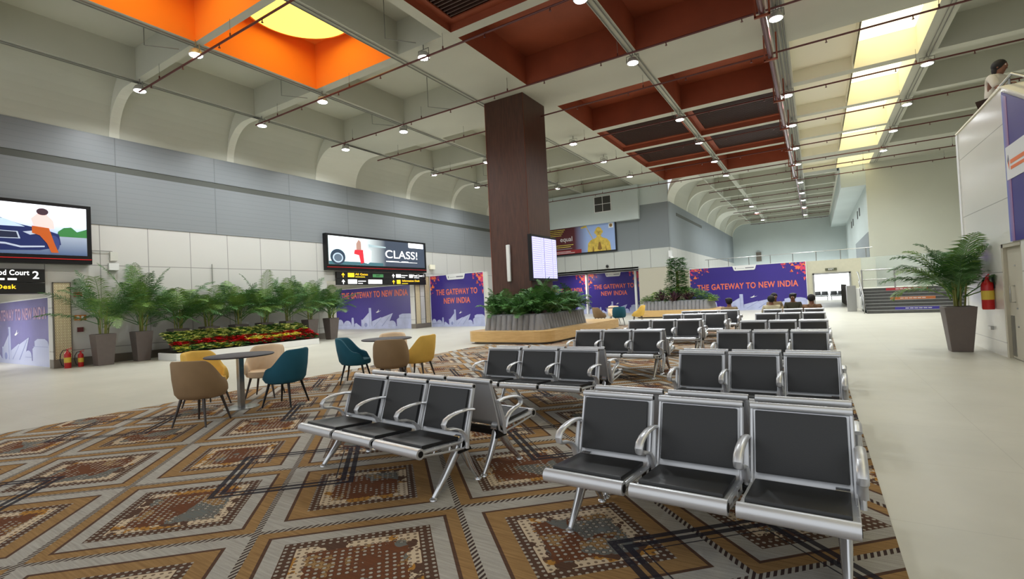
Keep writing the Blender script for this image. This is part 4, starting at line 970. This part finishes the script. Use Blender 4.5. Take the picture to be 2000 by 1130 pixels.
# vent grille
t = thing('wall_vent', 'square four-pane dark vent high on the end wall', 'vent', (-12.52, EY-.33, 6.93), 0)
MB().box(0, -.03, 0, 1.22, 0, 1.1).build('frame', M['wht'], t)
for i in range(2):
    for j in range(2): MB().box(.05+.58*i, -.035, .05+.52*j, .59+.58*i, -.03, .53+.52*j).build('grille', M['grille'], t)

# ================================================================ LAMPS, PIPES, CONDUITS
LC = dict(outer=(-16.75, [6.5, 10.27, 13.98, 19.65, 23.5]), second=(-13.33, [6.45, 10.27, 13.95, 19.6, 27.3]), column=(-8.78, [10.1, 19.8, 23.45, 27.5]),
          middle=(-4.2, [10.27, 14.0, 19.8, 23.5, 27.5, 31.4, 41.1, 45.0, 49.1, 55.0]), tray=(-.51, [13.95, 19.85, 23.7, 27.75, 31.5, 37.2, 41.6, 45.2, 49.2, 54.7]), right=(3.3, [19.85, 23.9, 27.7, 31.5]))
DESC = dict(outer='the outermost left row under the curved ribs', second='the second row from the left wall', column='the row through the wooden column', middle='the row dividing the brown coffers', tray='the row beside the maroon main pipe', right='the right-hand row beside the roof lights')
lp = None
for rn, (x, ys) in LC.items():
    for i, y in enumerate(ys):
        lab = 'round white downlight, %s from the camera in %s' % (ords[i], DESC[rn])
        if lp is None:
            lp = thing('ceiling_lamp', lab, 'lamp', (x, y, 8.1), 0, 'ceiling downlights')
            MB().lathe([(.06, .14), (.09, .12), (.13, .03), (.13, 0), (.118, -.004)], n=20).build('housing', M['lampbody'], lp, smooth=True)
            MB().lathe([(.112, -.012), (.112, -.006)], n=20).build('lens', M['lens'], lp)
            b = MB().tube([(-.14, 0, .03), (-.14, 0, .2), (.14, 0, .2), (.14, 0, .03)], .01, 6); b.tube([(0, 0, .2), (0, 0, .36)], .012, 6); b.build('bracket', M['conduit'], lp)
            L = bpy.data.lights.new('downlight', 'SPOT'); L.energy = LAMP_W*4; L.spot_size = math.radians(155); L.spot_blend = 1.0; L.shadow_soft_size = .12; L.color = (.93, .98, 1)
            lo = bpy.data.objects.new('bulb', L); C.objects.link(lo); lo.parent = lp; lo.location = (0, 0, -.03)
        else: dup(lp, lab, (x, y, 8.1))
for o in list(SC.objects):
    if o.name.startswith('ceiling_lamp'): o.scale = (1.3, 1.3, 1.1)
# sprinkler pipes
py = [(6.42, -16.6, 11), (9.95, -16.6, 11), (13.18, -16.65, 11), (15.72, -16.7, 11), (19.3, -16.65, 11), (23.05, -16.6, 11), (26.9, -16.5, 11), (30.3, -16.5, 11), (32.55, -6.1, 8), (35.6, -5.9, 8), (39.95, -5.85, 1.4), (43.6, -5.85, 1.4), (46.9, -5.85, 1.4), (49.3, -5.75, 1.4), (53.3, -5.65, 1.4), (57, -5.5, 1.4)]
for i, (y, x0, x1) in enumerate(py):
    t = thing('sprinkler_pipe', 'thin dark red sprinkler pipe across the ceiling, %s' % (['nearest the camera', 'second from the camera', 'third, touching the front of the column top', 'fourth, passing behind the column', 'fifth, past the column', 'sixth', 'seventh', 'eighth', 'ninth, first one inside the far hall', 'tenth', 'eleventh', 'twelfth', 'thirteenth', 'fourteenth', 'fifteenth', 'last, at the far hall end'][i]+(' counted from the camera' if 4 < i < 8 or 8 < i < 15 else '')), 'pipe', (0, y, 8.0), 0, 'sprinkler pipes')
    MB().tube([(x0, 0, 0), (x1, 0, 0)], .027, 8).build('pipe', M['pipe'], t, smooth=True)
    hd = MB(); hg_ = MB(); x = x0+.8; k = 0
    while x < x1-.3:
        if abs(x+8.98) > .9 or abs(y-15.2) > .9:
            hd.tube([(x, 0, .0), (x, 0, -.09)], .014, 6); hd.lathe([(.03, -.1), (.03, -.09)], x, 0, 8)
            if k % 2 == 0: hg_.tube([(x+.5, 0, 0), (x+.5, 0, .45)], .006, 5); hd.tube([(x+.5, 0, .0), (x+.5, 0, .1)], .02, 6)
        x += 1.83; k += 1
    hd.build('sprinkler_heads', M['pipe'], t)['kind'] = 'stuff'; hg_.build('hanger_rods', M['conduit'], t)['kind'] = 'stuff'
# maroon main pipe
t = thing('main_pipe', 'thick maroon fire main hung in square brackets along the ceiling', 'pipe', (-.74, 0, 7.78))
MB().tube([(0, -.5, 0), (0, 33.6, 0)], .075, 14).build('pipe', M['pipe2'], t, smooth=True)
MB().tube([(0.05, 33.9, .12), (0.05, 55, .12)], .05, 12).build('pipe', M['pipe2'], t, smooth=True)
for y in (9.2, 12.7, 15.3, 18.9, 22.4, 26.1, 29.6, 33.2):
    b = MB()
    for q in ((-.17, y, -.12, -.13, y+.06, .62), (.13, y, -.12, .17, y+.06, .62), (-.17, y, -.13, .17, y+.06, -.08)): b.box(*q)
    b.build('bracket', M['rustb'], t)
# conduits running along the hall
def conduit(label, x, y0, y1, offs, r=.014, z=CEILZ-.03):
    t = thing('conduit_run', label, 'conduit', (x, 0, z), 0, 'conduits along the ceiling')
    for o_ in offs: MB().tube([(o_, y0, 0), (o_, y1, 0)], r, 6).build('conduit', M['conduit'], t)
conduit('pair of thin conduits along the outermost left lamp row', -16.98, -1, 31.4, (-.05, .06)); conduit('pair of thin conduits along the second row from the left', -13.48, -1, 31.4, (-.06, .05))
conduit('pair of thin conduits running to the wooden column', -9.84, -1, 31.4, (-.07, .06)); conduit('pair of thin conduits along the beam between the brown coffers', -4.23, -1, 33, (-.08, .06), .018)
conduit('four thin conduits beside the maroon main pipe', -.52, -1, 56, (-.14, -.05, .05, .13), .022); conduit('single conduit on the right of the roof lights', 3.3, -1, 35.8, (0, .1))
# drop rods with elbows
for i, (x, y) in enumerate(((-14.1, 5.6), (-14.2, 9.4), (-11.2, 13.0), (-9.1, 9.0), (-13.9, 12.9), (-15.2, 22.0))):
    t = MB().tube([(x, y, 9.38), (x, y, 8.25), (x+.55, y+.55, 8.2)], .012, 6).build('drop_rod', M['conduit'])
    tag(t, 'thin bent rod hanging in a grey coffer, %s from the camera' % ords[i], 'rod', 'drop rods in the coffers')

# ================================================================ RIGHT STAIR TOWER
w = MB(); X0, X1 = RXW, RXW+.16
prof = [(13.72, 0), (13.72, 4.42), (10.9, 4.42), (1.4, .05), (1.4, 0)]
w.prism([(11.46, 0), (13.72, 0), (13.72, 4.42), (10.9, 4.42), (10.9, 1.92), (11.46, 1.92)], 'x', X0, X1); w.prism([(1.4, 0), (10.5, 0), (10.5, 1.92), (10.9, 1.92), (10.9, 4.42), (1.4, .05)], 'x', X0, X1)
struct(w, 'wall_tower', M['rpanel'], 'glossy white panelled wall at the right')
struct(MB().box(X0-.02, 13.72, 0, X1+.2, 13.86, 4.4), 'trim_13', M['wht'])
struct(MB().box(X1, 10.9, 3.68, 4.5, 13.7, 3.8).box(4.5, 8, 0, 4.66, 13.86, 4.42).box(X1, 13.55, 0, 4.5, 13.7, 4.42), 'trim_14', M['white'], 'landing on top of the right wall')
cap = MB(); cap.prism([(10.88, 4.42), (13.86, 4.42), (13.86, 4.45), (10.88, 4.45)], 'x', X0-.02, X1+.04); cap.prism([(10.88, 4.42), (10.88, 4.45), (6, 2.2), (6, 2.17)], 'x', X0-.02, X1+.3)
struct(cap, 'trim_15', M['cream'])
t = thing('handrail', 'steel handrail along the top edge of the right wall, bending down the stair', 'railing', (X0+.1, 0, 0))
MB().tube([(0, 13.9, 4.52), (0, 10.75, 4.58), (0, 6, 2.42)], .024, 10).build('rail', M['bead'], t, smooth=True)
MB().tube([(.0, 13.9, 4.47), (0.0, 10.9, 4.5)], .016, 8).build('lower_rail', M['bead'], t, smooth=True)
for y in (13.6, 12.6, 11.6, 10.9): MB().tube([(0, y, 4.42), (0, y, 4.55)], .014, 8).build('post', M['bead'], t)
# door in the tower
d = thing('service_door', 'cream service door with a steel kick plate in the glossy right wall', 'door', (RXW+.06, 11.46, 0), -PI/2)
MB().box(.06, 0, .01, .94, .05, 1.88).build('door_leaf', M['door'], d)
f = MB().box(0, -.05, 0, .06, .06, 1.92).box(.9, -.05, 0, .96, .06, 1.92).box(0, -.05, 1.86, .96, .06, 1.92); f.build('frame', M['door'], d)
MB().box(.07, -.006, .05, .25, 0, .72).build('kick_plate', M['bead'], d)
hdl = MB().tube([(.34, 0, .95), (.34, -.06, .95), (.34, -.06, 1.22), (.34, 0, 1.22)], .011, 8).build('handle', M['bead'], d, smooth=True)
mb = MB()
for z in (.55, .85, 1.55): mb.sphere((.42, -.004, z), .015, 8, 5)
mb.build('bolt', M['bead'], d)

# ---------------- extinguishers
def extinguisher(label, loc, rz, s=1, hung=False):
    t = thing('fire_extinguisher', label, 'fire extinguisher', loc, rz); t.scale = (s, s, s)
    MB().lathe([(.0, 0), (.065, 0), (.07, .02), (.07, .34), (.06, .385), (.03, .41), (.022, .43), (0, .43)], n=20).build('cylinder', M['extred'], t, smooth=True)
    MB().lathe([(.0712, .14), (.0712, .27)], n=20).build('label_band', M['yellabel'], t)
    v = MB().tube([(0, 0, .43), (0, 0, .47)], .018, 8); v.tube([(-.02, 0, .475), (.09, 0, .50)], .009, 6); v.tube([(-.02, 0, .455), (.08, 0, .46)], .008, 6); v.build('valve_handle', M['extred'], t)
    MB().tube([(-.02, 0, .46), (-.09, -.01, .45), (-.14, -.02, .36), (-.15, -.02, .22), (-.12, -.02, .09), (-.075, -.03, .05)], .011, 8).build('hose', M['rubber'], t, smooth=True)
    return t
extinguisher('red fire extinguisher on the floor by the left wall, larger one on the left', (-18.55, 5.17, 0), PI/2, 1.15)
extinguisher('red fire extinguisher on the floor by the left wall, smaller one next to the planter', (-18.55, 5.47, 0), PI/2, .97)
e = extinguisher('red fire extinguisher hanging on the glossy right wall behind the palm', (RXW-.09, 11.95, .80), -PI/2, 1.25)
MB().box(-.05, .06, .3, .05, .0725, .5).build('wall_bracket', M['blackmetal'], e)
# small wall things
def wallplate(name, label, cat, loc, rz, w_, h_, m, d_=.03): 
    return tag(MB().box(0, -d_, 0, w_, 0, h_).build(name, m), label, cat), loc, rz
def wp(name, label, cat, loc, rz, w_, h_, m, d_=.03):
    o = MB().box(0, -d_, 0, w_, 0, h_).build(name, m); o.location = loc; o.rotation_euler = (0, 0, rz); return tag(o, label, cat)
wp('wall_sign', 'small red fire sign on the wall above the extinguishers', 'sign', (WX+.03, 5.44, 2.08), PI/2, .2, .14, M['extred'], .02)
o = wp('wall_sign', 'small orange pictogram sign on the left wall beside the first palm', 'sign', (WX+.03, 5.44, 1.37), PI/2, .28, .16, mat('amber_sign', (196, 120, 40), .5), .02)
flat([circ(.08, .08, .05, 10), rect(.16, .03, .22, .13)], -.0205).build('pictogram', M['wht'], o)
wp('call_point', 'small dark red alarm box on the left wall above the fire extinguishers', 'alarm box', (WX+.02, 5.5, 1.02), PI/2, .14, .14, mat('dark_red', (96, 40, 42), .5), .04)
t = thing('junction_box', 'white electrical box with conduit on the left wall right of the car screen', 'electrical box', (WX+.02, 6.3, 2.9), PI/2)
MB().box(0, -.1, 0, .26, 0, .22).build('box', M['wht'], t); MB().box(.05, -.08, .3, .24, 0, .58).build('switch_unit', M['white'], t); MB().tube([(.12, -.02, .6), (-.4, -.02, .6)], .012, 6).build('conduit', M['conduit'], t)
tag(MB().box(0, -.1, 0, .42, 0, .26).build('wall_speaker', M['cream'], loc=(WX+.03, 21.35, 3.32)), 'beige wall box right of the CLASS! screen', 'wall box').rotation_euler = (0, 0, PI/2)
wp('socket', 'grey socket box low on the glossy right wall behind the palm pot', 'socket', (RXW-.001, 12.3, .42), -PI/2, .17, .06, M['bead'], .04)
tag(MB().tube([(0, 0, 0), (0, 0, .75)], .015, 6).build('wall_conduit', M['conduit'], loc=(WX+.04, 9.42, 2.45)), 'short vertical grey pipe on the white wall above the fourth palm', 'pipe')
t = thing('security_camera', 'white dome security camera on the corner of the end wall', 'camera', (CX+.02, EY-.15, 3.55))
MB().box(-.08, -.1, .0, .1, .12, .4).build('mount', M['wht'], t); MB().sphere((.12, -.12, -.06), .1, 12, 8).build('dome', M['wht'], t, smooth=True); MB().sphere((.14, -.15, -.12), .06, 10, 6).build('lens', M['black'], t, smooth=True)
t = thing('security_camera', 'small dark dome camera on the white band of the end wall', 'camera', (-11.9, EY-.05, 3.28))
MB().sphere((0, -.03, 0), .1, 12, 8).build('dome', M['black'], t, smooth=True)
wp('wall_speaker', 'small grey box high on the far hall back wall', 'wall box', (-5.4, FY-.02, 4.2), 0, .5, 1.0, M['taupe'], .1)
# exit sign on partition
o = wp('exit_sign', 'small dark sign with letters on the cream partition above the bright doorway', 'sign', (.5, 33.28, 2.14), 0, .56, .14, mat('olive_sign', (84, 84, 62), .5), .02)
text_obj('lettering', 'EXIT', .12, M['wht'], o, .28, -.022, .07, .02)
# ================================================================ STAIRS AND RAILINGS
st = MB(); no = MB(); n = 8; y0 = 26.3; X0s, X1s = 1.85, 6.5
for k in range(n):
    st.box(X0s, y0+.3*k, 0, X1s, y0+.3*n+.1, .135*(k+1)-.02); no.box(X0s, y0+.3*k-.015, .135*(k+1)-.02, X1s, y0+.3*(k+1), .135*(k+1))
S1 = thing('staircase', 'dark grey granite steps with coloured name strips at the far right', 'stairs'); st.build('steps', M['stepm'], S1); no.build('nosings', M['nosing'], S1)
for k, (x, wd, c, lb) in enumerate(((2.75, 1.5, (172, 48, 56), 'red strip'), (2.8, 1.55, (190, 112, 62), 'orange strip'), (2.85, 1.5, (70, 60, 150), 'violet strip'))):
    kk = (7, 4, 1)[k]; yy = y0+.3*kk-.02
    o = MB().box(x-.05*kk*0, yy-.008, .135*kk+.0, x+wd, yy, .135*kk+.115).build('name_strip', mat('strip%d' % k, c, .5), S1); o['label'] = lb
    mb = MB(); xx = x+.35
    while xx < x+wd-.35: mb.box(xx, yy-.012, .135*kk+.045, xx+.12, yy-.0085, .135*kk+.075); xx += .15
    mb.build('strip_text', M['wht'], o)
struct(MB().box(X0s, y0+.3*n+.1, 0, 11.2, BIGY, 1.08), 'trim_16', M['white'], 'raised landing behind the steps')
R_ = thing('landing_railing', 'steel railing with glass along the raised landing above the steps', 'railing', (0, y0+.3*n+.2, 1.08))
for z in (.42, .88): MB().tube([(X0s, 0, z), (8.5, 0, z)], .022, 8).build('rail', M['bead'], R_)
for x in (1.9, 3.15, 4.5, 5.9, 7.2): MB().box(x-.03, -.03, 0, x+.03, .03, .9).build('post', M['bead'], R_)
MB().box(X0s+.05, .04, .05, 8.4, .05, 1.5).build('glass_pane', M['glass'], R_)
R_ = thing('stair_railing', 'bright steel stair railing with glass panel at the left of the grey steps', 'railing', (X0s-.1, 0, 0))
MB().tube([(0, y0-.1, .18), (0, y0-.1, .72), (0, y0+.3*n, 1.85), (0, y0+3.2, 1.9)], .028, 10).build('rail', M['bead'], R_, smooth=True)
MB().tube([(0, y0-.1, .4), (0, y0+.3*n, 1.45)], .018, 8).build('lower_rail', M['bead'], R_)
for k in (0, 3, 6): MB().tube([(0, y0+.3*k, .12*k), (0, y0+.3*k, .74+.14*k)], .02, 8).build('post', M['bead'], R_)
MB().quad((.02, y0, .1), (.02, y0+.3*n, .2), (.02, y0+.3*n, 1.75), (.02, y0, .62)).quad((.035, y0, .62), (.035, y0+.3*n, 1.75), (.035, y0+.3*n, .2), (.035, y0, .1)).build('glass_pane', M['glass'], R_)
tag(MB().box(1.25, 28.6, 0, 1.62, 29.0, 1.25).build('kiosk', M['bead'], bevel=.01), 'pale steel cabinet standing between the doorway and the stair railing', 'cabinet')
R_ = thing('deck_railing', 'thin steel railing on the deck above the purple banner', 'railing', (0, 34.6, 2.74))
MB().tube([(CX+1.5, 0, .62), (RX, 0, .62)], .02, 8).build('rail', M['bead'], R_)
for k in range(8): MB().tube([(-6+k*1.22, 0, 0), (-6+k*1.22, 0, .62)], .022, 8).build('post', M['bead'], R_)
# things in the bright room behind the doorway
for i in range(3): dup(proto, 'dark bench in the bright room behind the doorway, %s from the left' % ords[i], (-1.6+1.7*i, 50, 0), 0, (1, 1, 1))['group'] = 'benches behind the doorway'
bg = thing('glass_barrier', 'row of dark posts on the right inside the bright doorway', 'barrier', (1.55, 36, 0))
for k in range(5): MB().box(-.03, k*1.5, 0, .03, k*1.5+.08, 1.3).build('post', M['taupe'], bg)

# ================================================================ PEOPLE
def skin_mesh(name, verts, edges, radii, m, parent, sub=2, root=0):
    me = bpy.data.meshes.new(name); me.from_pydata(verts, edges, []); o = bpy.data.objects.new(name, me); C.objects.link(o)
    md = o.modifiers.new('s', 'SKIN'); md.use_smooth_shade = True
    for i, r in enumerate(radii):
        v = me.skin_vertices[0].data[i]; v.radius = (r, r) if isinstance(r, (int, float)) else r; v.use_root = (i == root)
    sd = o.modifiers.new('d', 'SUBSURF'); sd.levels = sub; sd.render_levels = sub
    bpy.context.view_layer.update(); dg = bpy.context.evaluated_depsgraph_get(); nm = bpy.data.meshes.new_from_object(o.evaluated_get(dg))
    bpy.data.objects.remove(o); nm.name = name; nm.materials.clear(); nm.materials.append(m)
    for p in nm.polygons: p.use_smooth = True
    r = bpy.data.objects.new(name, nm); C.objects.link(r); r.parent = parent; return r
def hand(verts, edges, radii, wrist_i, wpos, d, up, thumb_side):
    """palm plus five bent fingers"""
    d = d.normalized(); s = d.cross(up).normalized()*thumb_side
    palm = wpos+d*.05; verts.append(tuple(palm)); radii.append((.034, .018)); edges.append((wrist_i, len(verts)-1)); pi = len(verts)-1
    for k, (off, L) in enumerate(((.027, .07), (.009, .08), (-.009, .074), (-.027, .058))):
        a = palm+d*.045+s*off; b = a+d*L*.5-up*.008; c = b+d*L*.35-up*L*.35; i = len(verts)
        verts += [tuple(a), tuple(b), tuple(c)]; radii += [.0095, .0085, .007]; edges += [(pi, i), (i, i+1), (i+1, i+2)]
    a = palm-d*.02+s*.034; b = a+d*.035+s*.02; i = len(verts); verts += [tuple(a), tuple(b)]; radii += [.011, .009]; edges += [(pi, i), (i, i+1)]
def person(label, loc, rz, pose, top, bottom, hair='short', cap=None, headturn=0, scale=.93, sleeves='short'):
    t = thing('person', label, 'person', loc, rz); t.scale = (scale,)*3
    V = Vector; sit = pose == 'sit'
    P = dict(pelvis=V((0, 0, .0 if not sit else 0)))
    hz = .47 if sit else .93
    lean = .02 if sit else -.10
    J = [V((0, .0, hz)), V((0, lean*.4, hz+.2)), V((0, lean, hz+.40)), V((0, lean*1.1, hz+.49)), V((0, lean*1.2-.02, hz+.54))]
    verts = [tuple(v) for v in J]; edges = [(0, 1), (1, 2), (2, 3), (3, 4)]; radii = [(.15, .12), (.14, .11), (.18, .115), .068, .062]
    # head as continuing chain: jaw, cranium
    hc = J[4]+V((0, -.015, .085)); verts += [tuple(hc), tuple(hc+V((0, .015, .09)))]; radii += [(.094, .108), (.082, .092)]; edges += [(4, 5), (5, 6)]
    # nose
    verts.append(tuple(hc+V((0, -.108, -.0)))); radii.append(.014); edges.append((5, 7))
    arms = []
    for sd in (-1, 1):
        s = J[2]+V((sd*.19, 0, .03)); i = len(verts)
        if sit: el = s+V((sd*.05, -.06, -.26)); wr = el+V((-sd*.09, -.22, -.02))
        elif sd == pose[1]: el = s+V((sd*.04, -.10, -.24)); wr = el+V((sd*.10, -.2, -.02))
        else: el = s+V((sd*.05, .05, -.27)); wr = el+V((sd*.0, -.06, -.25))
        verts += [tuple(s), tuple(s.lerp(el, .5)), tuple(el), tuple(wr)]; radii += [.058, .05, .042, .029]; edges += [(2, i), (i, i+1), (i+1, i+2), (i+2, i+3)]
        arms.append((s, el, wr)); hand(verts, edges, radii, i+3, wr, wr-el, V((0, 0, 1)), -sd)
    legs = []
    for sd in (-1, 1):
        i = len(verts); h = J[0]+V((sd*.09, 0, -.03))
        if sit: kn = h+V((sd*.05, -.43, .02)); an = kn+V((0, .05, -.40)); 
        else: kn = h+V((sd*.02, -.03, -.42)); an = kn+V((0, .05, -.41))
        an.z = .06; toe = an+V((sd*.02, -.17, -.03))
        verts += [tuple(h), tuple(h.lerp(kn, .5)), tuple(kn), tuple(an), tuple(toe)]; radii += [.09, .08, .06, .04, .035]; edges += [(0, i), (i, i+1), (i+1, i+2), (i+2, i+3), (i+3, i+4)]; legs.append((h, kn, an, toe))
    skin_mesh('body', verts, edges, radii, M['skin'], t)
    # shirt
    v = [tuple(J[0]+V((0, 0, -.02))), tuple(J[1]), tuple(J[2]), tuple(J[3]-V((0, 0, .02)))]; e = [(0, 1), (1, 2), (2, 3)]; r = [(.185, .15), (.175, .14), (.215, .14), .082]
    for s, el, wr in arms:
        i = len(v); end = el.lerp(wr, .75) if sleeves == 'long' else s.lerp(el, .95); v += [tuple(s), tuple(s.lerp(el, .6)), tuple(end)]; r += [.08, .072, .06 if sleeves != 'long' else .045]; e += [(2, i), (i, i+1), (i+1, i+2)]
    skin_mesh('shirt', v, e, r, top, t)
    v = [tuple(J[0]+V((0, 0, .02)))]; e = []; r = [(.172, .14)]
    for h, kn, an, toe in legs:
        i = len(v); v += [tuple(h), tuple(h.lerp(kn, .5)), tuple(kn), tuple(kn.lerp(an, .9))]; r += [.11, .098, .08, .065]; e += [(0, i), (i, i+1), (i+1, i+2), (i+2, i+3)]
    skin_mesh('trousers', v, e, r, bottom, t)
    for h, kn, an, toe in legs: MB().sphere(an.lerp(toe, .55)-V((0, 0, .01)), .06, 12, 8, (.8, 2.1, .75)).build('shoe', M['black'], t, smooth=True)
    # hair, face
    hh = MB(); hh.sphere(hc+V((0, .03, .05)), .112, 16, 10, (.95, 1.06, 1.0))
    if hair == 'long': hh.sphere(hc+V((0, .075, -.02)), .085, 12, 8, (1.0, .8, 1.5))
    hh.build('hair', M['hair'], t, smooth=True)
    ey = MB(); 
    for sd in (-1, 1): ey.sphere(hc+V((sd*.034, -.088, .018)), .012, 8, 6)
    ey.build('eyes', M['wht'], t, smooth=True)
    MB().box(hc.x-.024, hc.y-.093, hc.z-.052, hc.x+.024, hc.y-.08, hc.z-.044).build('mouth', mat('lip', (110, 58, 52), .6), t)
    ea = MB()
    for sd in (-1, 1): ea.sphere(hc+V((sd*.083, .01, .01)), .024, 8, 6, (.5, .8, 1.3))
    ea.build('ears', M['skin'], t, smooth=True)
    if cap: 
        c = MB(); c.sphere(hc+V((.01, .02, .10)), .108, 14, 8, (1.05, 1.1, .55)); c.build('beret', cap, t, smooth=True)
    return t
person('seated officer in khaki seen from behind, alone at the end of the left-hand bench column', (-2.25, 16.0, -.05), PI, 'sit', M['khaki'], M['khaki'], cap=M['hair'], sleeves='long')
person('seated officer in pale khaki seen from behind, in the right-hand bench column', (-1.1, 15.65, -.02), PI+.3, 'sit', M['kcream'], M['khaki'], sleeves='long')
person('seated officer turned sideways, face showing over the shoulder of the pale khaki officer', (-1.12, 17.28, .03), .5, 'sit', M['khaki'], M['khaki'], cap=None, sleeves='long')
person('seated officer in dark uniform and beret facing the camera', (-.62, 17.25, .0), 0, 'sit', M['dgreen'], M['dgreen'], cap=M['black'], sleeves='long')
person('seated person in brown camouflage seen from behind, rightmost of the group', (-.12, 15.68, -.03), PI, 'sit', mat('camouflage', (122, 92, 66), .9, noise=.5, nscale=14), M['khaki'], sleeves='long')
person('man in a white shirt leaning on the handrail high at the right', (3.08, 12.95, 3.8), math.radians(50), ('stand', -1), M['shirt'], M['trouser'], hair='long', scale=1.0)
